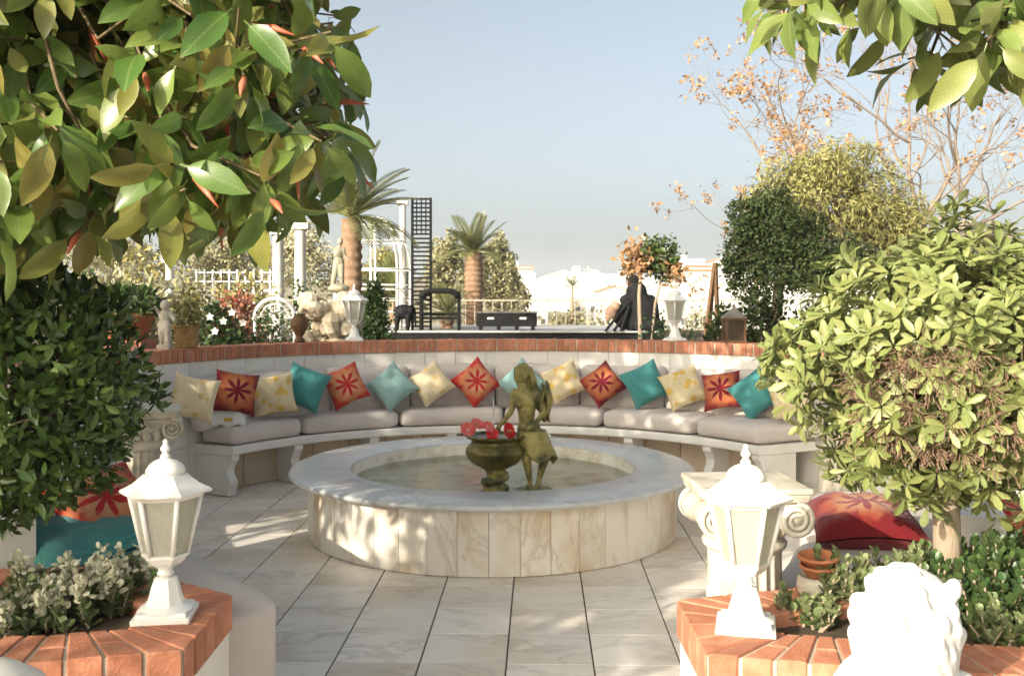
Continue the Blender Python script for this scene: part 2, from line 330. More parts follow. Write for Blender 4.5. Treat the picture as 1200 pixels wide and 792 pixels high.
# pillow cloths
def cloth_base(name):
    m = bpy.data.materials.new(name); m.use_nodes = True; n = m.node_tree.nodes; L = m.node_tree.links
    b = n['Principled BSDF']; b.inputs['Roughness'].default_value = .85; b.inputs['Specular IOR Level'].default_value = .2; b.inputs['Sheen Weight'].default_value = .15
    tc = n.new('ShaderNodeTexCoord'); w = n.new('ShaderNodeTexNoise'); w.inputs['Scale'].default_value = 260; L.new(tc.outputs['Object'], w.inputs['Vector'])
    w2 = n.new('ShaderNodeTexNoise'); w2.inputs['Scale'].default_value = 9; w2.inputs['Detail'].default_value = 3; L.new(tc.outputs['Object'], w2.inputs['Vector'])
    hh = math_node(n, L, 'ADD', math_node(n, L, 'MULTIPLY', w.outputs['Fac'], .12), math_node(n, L, 'MULTIPLY', w2.outputs['Fac'], 1.))
    bp = n.new('ShaderNodeBump'); bp.inputs['Strength'].default_value = .8; bp.inputs['Distance'].default_value = .025; L.new(hh, bp.inputs['Height']); L.new(bp.outputs[0], b.inputs['Normal'])
    return m, n, L, b, tc
def mixc(n, L, fac, a, c):
    x = n.new('ShaderNodeMix'); x.data_type = 'RGBA'; L.new(fac, x.inputs[0])
    for i, v in ((6, a), (7, c)):
        if isinstance(v, tuple): x.inputs[i].default_value = (*v, 1)
        else: L.new(v, x.inputs[i])
    return x.outputs[2]
def ramp(n, L, v, lo, hi, a=0., c=1.):
    k = n.new('ShaderNodeMapRange'); k.inputs[1].default_value = lo; k.inputs[2].default_value = hi; k.inputs[3].default_value = a; k.inputs[4].default_value = c; L.new(v, k.inputs[0]); return k.outputs[0]
def teal_mat(name, a, c):
    m, n, L, b, tc = cloth_base(name); wv = n.new('ShaderNodeTexWave'); wv.bands_direction = 'Y'; wv.inputs['Scale'].default_value = 24; wv.inputs['Distortion'].default_value = 2.5; wv.inputs['Detail'].default_value = 2
    L.new(tc.outputs['Object'], wv.inputs['Vector']); L.new(mixc(n, L, wv.outputs['Fac'], a, c), b.inputs['Base Color']); return m
def floral_mat(name, base, fl, thr=.33):
    m, n, L, b, tc = cloth_base(name); vo = n.new('ShaderNodeTexVoronoi'); vo.inputs['Scale'].default_value = 11; ns = n.new('ShaderNodeTexNoise'); ns.inputs['Scale'].default_value = 22
    L.new(tc.outputs['Object'], vo.inputs['Vector']); L.new(tc.outputs['Object'], ns.inputs['Vector'])
    d = math_node(n, L, 'ADD', vo.outputs['Distance'], math_node(n, L, 'MULTIPLY', ns.outputs['Fac'], .35))
    L.new(mixc(n, L, ramp(n, L, d, thr, thr + .12, .85, 0), base, fl), b.inputs['Base Color']); return m
def star_mat(name, edge, fill, star, inner):
    m, n, L, b, tc = cloth_base(name); sp = n.new('ShaderNodeSeparateXYZ'); L.new(tc.outputs['Object'], sp.inputs[0]); x, y = sp.outputs[0], sp.outputs[1]
    r = math_node(n, L, 'DIVIDE', math_node(n, L, 'SQRT', math_node(n, L, 'ADD', math_node(n, L, 'MULTIPLY', x, x), math_node(n, L, 'MULTIPLY', y, y))), .2)
    th = math_node(n, L, 'ARCTAN2', y, x); c8 = math_node(n, L, 'ABSOLUTE', math_node(n, L, 'COSINE', math_node(n, L, 'MULTIPLY', th, 4.)))
    ns = n.new('ShaderNodeTexNoise'); ns.inputs['Scale'].default_value = 24; L.new(tc.outputs['Object'], ns.inputs['Vector'])
    wob = math_node(n, L, 'MULTIPLY', math_node(n, L, 'SUBTRACT', ns.outputs['Fac'], .5), .35)
    rs = math_node(n, L, 'ADD', r, wob)
    lim = math_node(n, L, 'ADD', math_node(n, L, 'MULTIPLY', math_node(n, L, 'POWER', c8, 1.7), .44), .15)
    k = ramp(n, L, math_node(n, L, 'SUBTRACT', rs, lim), -.05, .06, 1, 0)
    big = math_node(n, L, 'ADD', math_node(n, L, 'MULTIPLY', c8, .22), .66)
    e = ramp(n, L, math_node(n, L, 'SUBTRACT', rs, big), -.06, .14, 0, 1)
    mid = ramp(n, L, rs, .35, .8)
    L.new(mixc(n, L, e, mixc(n, L, k, mixc(n, L, mid, inner, fill), star), edge), b.inputs['Base Color']); return m
P_MAT = {
    'teal': teal_mat('teal cloth', (.045, .20, .20), (.075, .27, .265)), 'paleteal': teal_mat('pale teal cloth', (.20, .36, .35), (.30, .45, .43)),
    'yellow': floral_mat('yellow floral cloth', (.62, .52, .33), (.60, .37, .06), .48), 'cream': floral_mat('cream floral cloth', (.66, .55, .37), (.62, .43, .16), .40),
    'star': star_mat('maroon star cloth', (.17, .012, .018), (.37, .085, .035), (.18, .008, .022), (.49, .20, .085)),
    'dark': star_mat('dark red star cloth', (.15, .008, .012), (.28, .05, .025), (.20, .01, .02), (.42, .22, .10)),
    'red': star_mat('red star cloth', (.47, .03, .025), (.52, .15, .07), (.44, .025, .03), (.60, .32, .17)),
}

# ------------------------------------------------------------------ setting: ground, terrace, floor, far land
def land_z(x, y):
    d = y
    if d < 32: return -.08
    t = min(1, (d - 32) / 50); z = -.08 - 9 * t * t * (3 - 2 * t)
    if d > 85: z += (d - 85) / 125 * 7.2
    return z + (.6 * math.sin(x * .05) * math.cos(y * .04) if d > 60 else 0)
m = MB(); xs = [-900, -500, -300, -200, -140, -100, -70, -45, -25, -10, 0, 10, 25, 45, 70, 100, 140, 200, 300, 500, 900]; ys = [-60, -10, 10, 31.9, 34, 40, 48, 56, 66, 78, 90, 110, 130, 150, 175, 200, 240, 300, 380]
m.grid(lambda u, v: (xs[round(u * (len(xs) - 1))], ys[round(v * (len(ys) - 1))], land_z(xs[round(u * (len(xs) - 1))], ys[round(v * (len(ys) - 1))])), len(xs), len(ys))
tag(m.build('ground', mat('dry hillside', [(.20, .16, .09), (.30, .25, .15), (.16, .17, .08)], .95, .3), smooth=True), kind='structure')
m = MB()                                                                      # far hazy ridge
m.grid(lambda u, v: (-1700 + 4200 * u, 1500 + 900 * v, -10 + (math.sin(v * PI)) * (42 + 22 * math.sin(u * 9 + .6) + 12 * math.sin(u * 23) + 5 * math.sin(u * 61))), 90, 9)
tag(m.build('hill', mat('far ridge', [(.10, .11, .10), (.16, .15, .12)], .95, .01), smooth=True), kind='structure')

hb = MB().box((0, 1150, 34), (5600, 2740, 92)).build('haze', bpy.data.materials.new('haze air')); tag(hb, kind='stuff'); hm = hb.data.materials[0]; hm.use_nodes = True; hn = hm.node_tree.nodes; hn.remove(hn['Principled BSDF'])
pv = hn.new('ShaderNodeVolumePrincipled'); pv.inputs['Color'].default_value = (.84, .92, 1, 1); pv.inputs['Density'].default_value = .00060; pv.inputs['Anisotropy'].default_value = .1; hm.node_tree.links.new(pv.outputs[0], hn['Material Output'].inputs['Volume'])
BC = Vector((-.13, 7.12, 0)); RB = 2.45          # bench circle: centre and front edge
WC = Vector((.05, 6.95, 0)); RW = 3.10           # wall circle: face of the coping
def pol(c, r, a, z=0): return Vector((c.x + r * math.sin(a), c.y + r * math.cos(a), z))
def ang_px(x, c, r):
    lo, hi = R(-88), R(88)
    for _ in range(50):
        mid = (lo + hi) / 2; p = pol(c, r, mid)
        if HX + F * p.x / p.y < x: lo = mid
        else: hi = mid
    return (lo + hi) / 2
def wall_r(a, r=RW):                              # distance from the bench centre to the wall along bearing a
    dx, dy = BC.x - WC.x, BC.y - WC.y; b = dx * math.sin(a) + dy * math.cos(a); return -b + math.sqrt(b * b - (dx * dx + dy * dy - r * r))

# raised garden terrace behind the wall (its inner edge follows the wall)
m = MB(); arc = [pol(WC, RW + .2, R(-118 + 236 * i / 48)) for i in range(49)]
poly = [(p.x, p.y) for p in arc] + [(14, arc[-1].y), (40, 8), (40, 31.5), (-40, 31.5), (-40, 6), (-14, arc[0].y)]
m.prism(poly, -.3, .62); tag(m.build('garden_terrace', M_soil), kind='structure')
# stone floor of the court: a joint bed and the marble tiles on it
fl = MB(); fl.prism([(-6, -3), (6, -3), (6, 9.9), (-6, 9.9)], -.12, -.012); flo = fl.build('floor', M_grout); tag(flo, kind='structure')
th = math.atan(32 / F); tl = bevel(MB().box((0, 0, -.02), (.392, .397, .03)).build('tile', M_tile), .002, 1); tile_me = tl.data; first = True
for i in range(-9, 9):
    for j in range(-6, 13):
        u = -.151 + .4 * (i + .5); v = 4.9 + .4 * (j + .5); x = u * math.cos(th) + v * math.sin(th); y = -u * math.sin(th) + v * math.cos(th)
        if (Vector((x, y, 0)) - BC).length < 1.0 or (y > 7 and (Vector((x, y, 0)) - WC).length > 3.35) or y < 2.0 or y > 10 or abs(x) > 3.4: continue
        o = tl if first else obj_of(tile_me, 'tile', flo)
        if first: o.parent = flo; first = False
        elif True:
            b = o.modifiers.new('bevel', 'BEVEL'); b.width = .002; b.segments = 1
        o.location = (x, y, random.uniform(-.0012, .0012)); o.rotation_euler = (random.uniform(-.002, .002), random.uniform(-.002, .002), -th + PI * random.choice((0, 1)))

# ------------------------------------------------------------------ fountain
FC = Vector((-.14, 7.2, 0))
ft = thing('fountain', FC, 'round marble fountain basin with a broad grey rim in the courtyard', 'fountain')
HT, HB = .455, .41
m = MB(); m.grid(lambda u, v: ((1.295, 1.295, 1.06, 1.06, 1.295)[round(v * 4)] * math.cos(u * 2 * PI), (1.295, 1.295, 1.06, 1.06, 1.295)[round(v * 4)] * math.sin(u * 2 * PI), (.0, HB - .002, HB - .002, .0, .0)[round(v * 4)]), 96, 5, True); m.build('core', mat('panel joint', [(.30, .20, .11), (.40, .30, .19)], .9, 10), ft)
def arcslab(r0, r1, z0, z1, a0, a1, n):
    V = []; 
    for i in range(n + 1):
        a = a0 + (a1 - a0) * i / n
        for r, z in ((r0, z0), (r1, z0), (r1, z1), (r0, z1)): V.append((r * math.sin(a), r * math.cos(a), z))
    Fc = [(4 * i + k, 4 * i + (k + 1) % 4, 4 * i + 4 + (k + 1) % 4, 4 * i + 4 + k) for i in range(n) for k in range(4)] + [(3, 2, 1, 0), (4 * n, 4 * n + 1, 4 * n + 2, 4 * n + 3)]
    return V, Fc
NP = 44; da = 2 * PI / NP; me = MB().add(*arcslab(1.295, 1.33, 0, HB, .0012, da - .0012, 4)).mesh('panel', M_panel)
for i in range(NP): obj_of(me, 'panel', ft, Matrix.Rotation(i * da, 4, 'Z'))
def rim_seg(a0, a1, n):
    prof = [(1.03, HB), (1.42, HB), (1.452, HB + .008), (1.462, (HB + HT) / 2), (1.452, HT - .008), (1.43, HT), (1.045, HT), (1.03, HT - .01)]; k = len(prof); V = []
    for i in range(n + 1):
        a = a0 + (a1 - a0) * i / n; V += [(r * math.sin(a), r * math.cos(a), z) for r, z in prof]
    return V, [(k * i + q, k * i + (q + 1) % k, k * (i + 1) + (q + 1) % k, k * (i + 1) + q) for i in range(n) for q in range(k)] + [tuple(range(k - 1, -1, -1)), tuple(range(k * n, k * n + k))]
NR = 14; dr = 2 * PI / NR; me = MB().add(*rim_seg(.0006, dr - .0006, 10)).mesh('rim_slab', M_rim)
for i in range(NR): sharp(obj_of(me, 'rim_slab', ft, Matrix.Rotation(i * dr + .1, 4, 'Z')))
m = MB(); m.grid(lambda u, v: ((1.025 if v > .34 else .9 * v / .34 + .1) * math.sin(-u * 2 * PI), (1.025 if v > .34 else .9 * v / .34 + .1) * math.cos(-u * 2 * PI), (.29 if v <= .34 else .29 + (v - .34) / .66 * (HB + .03 - .29))), 72, 13, True)
m.lathe([(.12, .285), (.12, .291)], 20); m.build('basin', M_basin, ft, True)
m = MB(); m.add([(1.024 * math.cos(2 * PI * k / 72), 1.024 * math.sin(2 * PI * k / 72), .354) for k in range(72)], [tuple(range(72))]); m.build('water', M_water, ft)
# urn with flowers
UP = Vector((at(580, 573, 6.72).x, 6.72, .22))
ur = thing('urn', UP, 'mossy bronze urn full of water and red flowers in the fountain', 'urn')
m = MB(); m.lathe([(.13, 0), (.13, .10), (.10, .125), (.085, .14)], 20); m.build('base', M_bronze, ur, True)
m = MB(); m.lathe([(.085, .135), (.06, .17), (.05, .22), (.065, .27), (.09, .285)], 20)
for k in range(14): a = k * 2.4; m.ell((.065 * math.cos(a), .065 * math.sin(a), .15 + .09 * ((k * .37) % 1)), (.036, .036, .03), 8, 6)
voxel(m.build('stem', M_bronze, ur, True), .007, 1)
m = MB(); m.lathe([(.05, .275), (.10, .29), (.155, .32), (.192, .36), (.203, .395), (.196, .425), (.172, .45), (.160, .465), (.165, .48), (.198, .497), (.205, .505), (.198, .513), (.185, .508), (.17, .49), (.0, .488)], 40)
voxel(m.build('bowl', M_urn, ur, True), .006, 1) if False else m.build('bowl', M_urn, ur, True)
m = MB(); m.add([(.186 * math.cos(2 * PI * k / 32), .186 * math.sin(2 * PI * k / 32), .499) for k in range(32)], [tuple(range(32))]); m.build('water', M_water, ur)
m = MB(); m.tube([(-.01, .0, .49), (-.012, 0, .6), (-.008, .005, .70), (-.012, 0, .755)], [.006, .005, .004, .003], 8)
M_jet = bpy.data.materials.new('water jet'); M_jet.use_nodes = True; q = M_jet.node_tree.nodes['Principled BSDF']; q.inputs['Transmission Weight'].default_value = .85; q.inputs['Roughness'].default_value = .15; q.inputs['IOR'].default_value = 1.33; q.inputs['Base Color'].default_value = (.95, .96, .96, 1)
m.build('water_jet', M_jet, ur, True)
M_pet = {'red': mat('red petals', [(.55, .01, .015), (.70, .03, .04)], .5, 30), 'pink': mat('pink petals', [(.66, .06, .06), (.74, .20, .17)], .55, 30)}
def flower(x, y, s, c, lab, tilt):
    p = at(x, y, UP.y - .02); f = thing('hibiscus_flower', p, lab, 'flower', 'hibiscus flowers in the urn')
    for k in range(5):
        mm = MB(); 
        def pf(u, v, k=k):
            r = s * (.12 + .88 * v); a = k * 2 * PI / 5 + (u - .5) * 1.4 * (.35 + .65 * math.sin(v * PI * .75 + .25))
            return (r * math.cos(a), r * math.sin(a), s * (.50 * v - .22 * v * v + .08 * math.sin(u * 8 + k) * v + .02 * (k % 2)))
        mm.grid(pf, 5, 5); o = mm.build('petal', M_pet[c], f, True); o.rotation_euler = tilt
    o = MB().tube([(0, 0, 0), (0, 0, s * .7)], [s * .07, s * .05], 6).build('stamen', mat('stamen yellow', [(.6, .3, .05), (.7, .4, .1)], .6), f, True); o.rotation_euler = tilt
flower(548, 504, .055, 'pink', 'pale pink hibiscus flower on the outer edge of the urn', (R(50), 0, .3))
flower(559, 498, .05, 'pink', 'pale pink hibiscus flower standing up behind the outer one in the urn', (R(40), R(-20), 1.))
flower(572, 501, .045, 'pink', 'small pink hibiscus flower under the statue hand', (R(45), 0, .6))
flower(577, 509, .045, 'red', 'small red hibiscus flower beside the large red one', (R(55), R(-15), .2))
flower(595, 506, .062, 'red', 'large open red hibiscus flower touching the statue hip', (R(70), R(8), .9))

# statue of a girl, one body
SP = Vector((at(627, 571, 6.72).x, 6.76, .22))
st = thing('statue', SP, 'mossy bronze statue of a long-haired girl reaching into the urn', 'statue')
Z0 = .14; m = MB()
def q(px, py, y=0.): return ((px - 627) / 171, y, (571 - py) / 171 + Z0)
m.ell(q(610, 437, -.01), (.048, .054, .064), 14, 10); m.ell(q(606.5, 441, -.04), (.026, .03, .034), 8, 6); m.ell(q(606, 438, -.068), (.009, .013, .011), 6, 5); m.ell(q(606, 443, -.06), (.014, .012, .006), 6, 5)
m.cap(q(612, 447), q(615, 456), .026, .03)
m.cap(q(604, 460), q(631, 461), .038, .038); m.ell(q(616, 468, -.01), (.088, .055, .075), 14, 10); m.ell(q(609, 470, -.045), .03); m.ell(q(622, 470, -.045), .03)
m.cap(q(617, 478), q(617, 490), .066, .056); m.ell(q(620, 502, .0), (.082, .066, .075), 14, 10); m.ell(q(624, 511, .01), (.092, .076, .08), 14, 10)
m.cap(q(616, 514), q(617, 536, -.035), .052, .034); m.cap(q(617, 536, -.035), q(621, 562, 0), .035, .018); m.cap(q(621, 566, 0), q(617, 570, -.06), .02, .013)
m.cap(q(631, 514), q(638, 537, -.01), .054, .034); m.cap(q(638, 537, -.01), q(632, 562, .035), .034, .018); m.cap(q(632, 566, .035), q(627, 570, -.02), .02, .013)
m.cap(q(603, 460), q(599, 481, -.02), .03, .021); m.cap(q(599, 481, -.02), q(586, 497, -.03), .021, .014); m.ell(q(584, 500, -.03), (.02, .013, .022), 8, 6)
for k in range(4): m.cap(q(582 + k * 1.5, 502, -.035 + .008 * k), q(578 + k * 1.6, 507, -.04 + .01 * k), .0065, .005, 6)
m.cap(q(584, 500, -.045), q(588, 505, -.055), .0065, .0055, 6)
m.cap(q(633, 461), q(638, 480, -.04), .031, .023); m.cap(q(638, 480, -.04), q(626, 496, -.08), .023, .015); m.ell(q(624, 497, -.085), (.02, .014, .016), 8, 6)
for k in range(4): m.cap(q(622, 496 + k * 1.1, -.09), q(617.5, 497 + k * 1.5, -.088), .0065, .005, 6)
voxel(m.build('body', M_bronze, st, True), .0055, 3)
m = MB(); rr = random.Random(4)
m.ell(q(613, 433, .012), (.054, .056, .055), 12, 8)
for k in range(34):
    a = rr.uniform(-2.2, 1.4); x = 613 + 9 * math.sin(a + .4); m.tube([q(x, 428 + rr.random() * 6, .035 * math.cos(a)), q(x + 2 + rr.random() * 3, 444, .05 * math.cos(a)), q(x + 5 + rr.random() * 5, 458 + rr.random() * 12, .05 * math.cos(a) - .01), q(x + 5 + rr.random() * 7, 470 + rr.random() * 12, .045 * math.cos(a))], [.014, .019, .017, .008], 6)
voxel(m.build('hair', M_bronze, st, True), .006, 1)
m = MB()                                                                         # cloth over the shoulder and wrap round the hips
m.grid(lambda u, v: q(634 + 12 * u + 2 * math.sin(v * 7 + u * 5), 447 + 42 * v + 3 * math.sin(u * 8), -.03 + .022 * math.sin(u * 15 + v * 2)), 16, 10)
def wrap(u, v):
    a = u * 2 * PI; rx = .088 + .035 * v + .011 * math.sin(a * 7 + v * 3) * (.3 + v); p = q(623 + 7 * v, 503 + (30 + 6 * math.sin(a * 3) + 6 * math.cos(a)) * v, 0)
    return (p[0] + rx * math.cos(a), .072 * math.sin(a) * (1 + .4 * v), p[2])
m.grid(wrap, 48, 10, True)
o = m.build('drapery', M_bronze, st, True); sd = o.modifiers.new('solid', 'SOLIDIFY'); sd.thickness = .009
m = MB(); m.lathe([(.15, 0), (.155, .09), (.13, .135), (.06, .142)], 18); voxel(m.build('plinth', M_bronze, st, True), .012, 2)

# ------------------------------------------------------------------ curved bench, wall, cushions
bn = thing('curved_bench', BC, 'long curved white stone bench under the row of cushions', 'bench')
aL, aR = ang_px(273, BC, RB), ang_px(888, BC, RB)
HS = .42
def pl(r, a, z): return (r * math.sin(a), r * math.cos(a), z)
m = MB(); n = 60; V = []; prof = lambda a: [(RB + .012, HS - .075), (wall_r(a) + .02, HS - .075), (wall_r(a) + .02, HS), (RB + .012, HS), (RB, HS - .012), (RB - .004, HS - .04), (RB, HS - .066)]
for i in range(n + 1):
    a = aL + (aR - aL) * i / n; V += [pl(r, a, z) for r, z in prof(a)]
k = 7; m.add(V, [(k * i + q_, k * i + (q_ + 1) % k, k * (i + 1) + (q_ + 1) % k, k * (i + 1) + q_) for i in range(n) for q_ in range(k)] + [tuple(range(k)), tuple(range(k * n, k * n + k))])
sharp(m.build('seat_slab', M_slab, bn))
nb = 16
for i in range(nb):
    a0 = aL + .02 + (aR - aL - .04) * i / nb; a1 = aL + .02 + (aR - aL - .04) * (i + 1) / nb
    V, Fc = arcslab(RB + .30, RB + .34, .0, HS - .076, a0 + .0015, a1 - .0015, 3); MB().add(V, Fc).build('base_panel', M_beige, bn)
# scroll-shaped brackets carrying the slab
def bracket():
    out = [(0, HS - .077), (0, HS - .12), (.03, HS - .15), (.055, HS - .2), (.05, HS - .25), (.02, HS - .29), (.012, HS - .32), (.03, .04), (.03, 0), (.42, 0), (.42, HS - .077)]
    m = MB(); nn = len(out); V = [(-.045, y, z) for y, z in out] + [(.045, y, z) for y, z in out]
    m.add(V, [tuple(range(nn)), tuple(reversed(range(nn, 2 * nn)))] + [(i, nn + i, nn + (i + 1) % nn, (i + 1) % nn) for i in range(nn)]); return m
bk = bracket().mesh('bracket', M_slab)
for a in [aL + .022, ang_px(352, BC, RB), ang_px(440, BC, RB), ang_px(530, BC, RB), ang_px(640, BC, RB), ang_px(735, BC, RB), ang_px(826, BC, RB), aR - .022]:
    o = obj_of(bk, 'bracket', bn, Matrix.Translation(pl(RB + .02, a, 0)) @ Matrix.Rotation(-a, 4, 'Z')); bevel(o, .006)

wl = thing('seat_wall', WC, 'curved white tiled wall with brick coping behind the bench', 'wall')
A0, A1 = R(-104), R(104)
MB().add(*arcslab(RW + .035, RW + .25, -.05, 1.12, A0, A1, 90)).build('wall_core', M_plaster, wl)
nt_ = 36; dw = (A1 - A0) / nt_
for row in range(3):
    h0, h1 = (.02, .40, .78, 1.117)[row] + .0015, (.02, .40, .78, 1.117)[row + 1] - .0015
    me = MB().add(*arcslab(RW + .018, RW + .037, h0, h1, .0007, dw - .0007, 3)).mesh('wall_tile', M_white)
    for i in range(nt_): obj_of(me, 'wall_tile', wl, Matrix.Rotation(-(A0 + dw * i), 4, 'Z'))
MB().add(*arcslab(RW + .008, RW + .246, 1.117, 1.231, A0, A1, 120)).build('mortar_bed', M_mortar, wl)
nbk = 166; db = (A1 - A0) / nbk; bks = [bevel(MB().add(*arcslab(RW + random.uniform(-.003, .003), RW + .25, 1.121, 1.236 + e, .0016, db - .0016 - e, 1)).build('brick', M_brick, wl), .004, 1) for e in (0, .002, -.002)]
for i in range(nbk):
    if i < 3: o = bks[i]
    else: o = bks[i % 3].copy(); COL.objects.link(o)
    o.rotation_euler.z = -(A0 + db * i)

def cushion(name, fn, label, cat, group, base, k=11, n=(16, 10, 5), mt=M_cush):
    V, Fc = rbox(k, n); m = MB(); m.add([Vector(fn(*p)) - Vector(base) for p in V], Fc); o = m.build(name, mt, smooth=True, loc=base)
    s = o.modifiers.new('sub', 'SUBSURF'); s.levels = s.render_levels = 1; return tag(o, label, cat, group)
bnd = [aL + .005, ang_px(357, BC, RB), ang_px(470, BC, RB), ang_px(590, BC, RB), ang_px(703, BC, RB), ang_px(811, BC, RB), aR - .005]
SL = ['the white plastic packet', 'the red star and pale teal pillows', 'the cream pillow and water jet', 'the pillows behind the statue', 'the teal and yellow pillows', 'the upright maroon star pillow']
CT = .17
for i in range(6):
    a0, a1 = bnd[i] + .003, bnd[i + 1] - .003; sd_ = i * 3.7
    def fn(u, v, w, a0=a0, a1=a1, sd_=sd_):
        a = (a0 + a1) / 2 + (a1 - a0) / 2 * u; ri, ro = RB + .008, wall_r(a) - .015; r = (ri + ro) / 2 + (ro - ri) / 2 * v
        puff = (1 - abs(u) ** 4) * (1 - abs(v) ** 4); z = HS + .004 + CT * ((w + 1) / 2) * (.90 + .13 * puff + .03 * sdf_noise((u + sd_, v, w)))
        r -= .018 * (1 - w * w) * (v < -.5) * (1 - abs(u) ** 3); return pol(BC, r, a, z)
    cushion('seat_cushion', fn, 'beige seat cushion on the curved bench, under ' + SL[i], 'cushion', 'seat cushions of the curved bench', pol(BC, RB + .3, (a0 + a1) / 2, HS + .003))
bb = [aL - .02] + [ang_px(x, WC, RW - .1) for x in (290, 385, 480, 580, 680, 780)] + [aR + .02]; BLb = ['first cream', 'first teal', 'pale teal', 'red star', 'yellow', 'teal', 'last']
BLb = ['behind the packet and the cream pillow', 'behind the plain teal pillow', 'behind the standing pale teal pillow', 'beside the water jet', 'behind the statue head', 'behind the cornerwise maroon star pillow', 'at the bench end behind teal pillow']
for i in range(7):
    a0, a1 = bb[i] + .001, bb[i + 1] - .001; sd_ = i * 2.3
    def fn(u, v, w, a0=a0, a1=a1, sd_=sd_):
        a = (a0 + a1) / 2 + (a1 - a0) / 2 * u; t = (w + 1) / 2; puff = (1 - abs(u) ** 4) * (1 - abs(w) ** 4)
        rr_ = RW + .012 - .045 * t * 0 - (1 - v) / 2 * (.11 + .05 * puff + .02 * sdf_noise((u + sd_, w, v))) - .08 * (1 - t)
        return pol(WC, rr_, a, HS + .12 + .45 * t + .012 * math.sin(u * 3 + sd_) * t)
    cushion('back_cushion', fn, 'pinkish grey back cushion on the wall ' + BLb[i], 'cushion', 'back cushions along the wall', pol(WC, RW - .1, (a0 + a1) / 2, HS + .13), n=(14, 5, 8))

# throw pillows
def pillow_mesh(name, mt, h=.2, T=.075, seed=0):
    rr = random.Random(seed); N = 15; m = MB(); ph = rr.uniform(0, 6)
    for sg in (1, -1):
        def fn(u, v, sg=sg):
            a, b = 2 * u - 1, 2 * v - 1; pinch = 1 - .10 * (1 - abs(a) ** 2) * (abs(b) ** 3) ; pinch2 = 1 - .10 * (1 - abs(b) ** 2) * (abs(a) ** 3)
            f = max(0, (1 - a ** 4) * (1 - b ** 4)) ** .6; wr = (.012 * math.sin(a * 5 + ph) * math.sin(b * 4 + ph * 2) + .006 * math.sin(a * 11 + b * 7 + ph)) * f
            slump = -.02 * (1 - b) * .5
            return (a * h * pinch2, b * h * pinch, sg * (T * f + .004) + wr + .012 * math.sin(2.2 * a + ph) )
        m.grid(fn if sg > 0 else (lambda u, v, fn=fn: fn(1 - u, v)), N, N)
    return m.mesh(name, mt, True)
def pillow(kind, pos, face, lean, rot, label, h=.19, T=.07, seed=0, group='throw pillows along the curved bench'):
    o = obj_of(pillow_mesh('pillow', P_MAT[kind], h, T, seed), 'throw_pillow')
    z = Vector((face.x, face.y, 0)).normalized() * math.cos(lean) + Vector((0, 0, math.sin(lean))); x = Vector((0, 0, 1)).cross(z).normalized(); y = z.cross(x)
    M3 = Matrix((x, y, z)).transposed() @ Matrix.Rotation(rot, 3, 'Z'); o.matrix_basis = Matrix.Translation(pos) @ M3.to_4x4()
    return tag(o, label, 'pillow', group)
PL = [('cream', 227, 466, -14, 'cream floral pillow at the bench end beside the white packet'), ('star', 276, 460, -12, 'maroon and orange star pillow right behind the white packet'),
      ('yellow', 321, 462, 6, 'yellow floral pillow between the maroon star pillow and a teal pillow'), ('teal', 357, 454, -22, 'plain teal pillow between a yellow floral and a red star pillow, near the packet'),
      ('red', 405, 452, 22, 'red star pillow between the teal and the pale teal pillow'), ('paleteal', 459, 453, 42, 'pale teal pillow standing on its corner'),
      ('cream', 505, 449, 36, 'cream pillow between the pale teal and a red star pillow'), ('red', 558, 448, 40, 'red star pillow seen beside the water jet of the urn'),
      ('paleteal', 612, 449, 45, 'pale teal pillow mostly hidden behind the statue head'), ('yellow', 661, 447, 28, 'yellow floral pillow just right of the statue'),
      ('star', 706, 450, 40, 'maroon star pillow standing on its corner beside a teal pillow'), ('teal', 756, 450, 27, 'teal pillow between the maroon star on its corner and a yellow one'),
      ('yellow', 801, 454, 24, 'yellow floral pillow between the teal and the upright maroon star pillow'), ('star', 846, 458, 10, 'upright maroon star pillow between a yellow and the last teal pillow'),
      ('teal', 885, 461, 38, 'teal pillow at the bench end before the clipped tree'), ('cream', 926, 462, 20, 'cream pillow half hidden by the clipped tree leaves')]
for i, (kd, x, y, rot, lab) in enumerate(PL):
    a = ang_px(x, WC, RW - .33); p = pol(WC, RW - .33, a); p.z = EYE - (y - HY) / F * p.y; c = Vector((0, 3, 0)) - p
    pillow(kd, p, c + Vector((random.uniform(-.8, .8), 0, 0)), R(random.uniform(14, 24)), R(rot), lab, h=.185 + random.uniform(-.006, .008), seed=i)
# white plastic packet
p = on(267, 497, HS + CT + .0); p.z = HS + CT - .01; V, Fc = rbox(4, (10, 8, 6)); m = MB(); rr = random.Random(2)
m.add([(x * .155 * (1 + .06 * math.sin(9 * z)), y * .09, .075 + z * .085 + .016 * math.sin(x * 7 + y * 3) + rr.uniform(-.016, .016)) for x, y, z in V], Fc)
m.build('packet', mat('white plastic', [(.62, .64, .66), (.80, .80, .80)], .25, 14, bump=.9, bscale=18), smooth=True, loc=p, rz=.1); pk = bpy.data.objects['packet']
tag(pk, 'crumpled white plastic packet lying on the seat cushion', 'packet')
o = MB().box((.02, -.094, .06), (.07, .004, .03)).build('label', mat('yellow print', [(.6, .4, .05), (.65, .5, .2)], .5), pk)

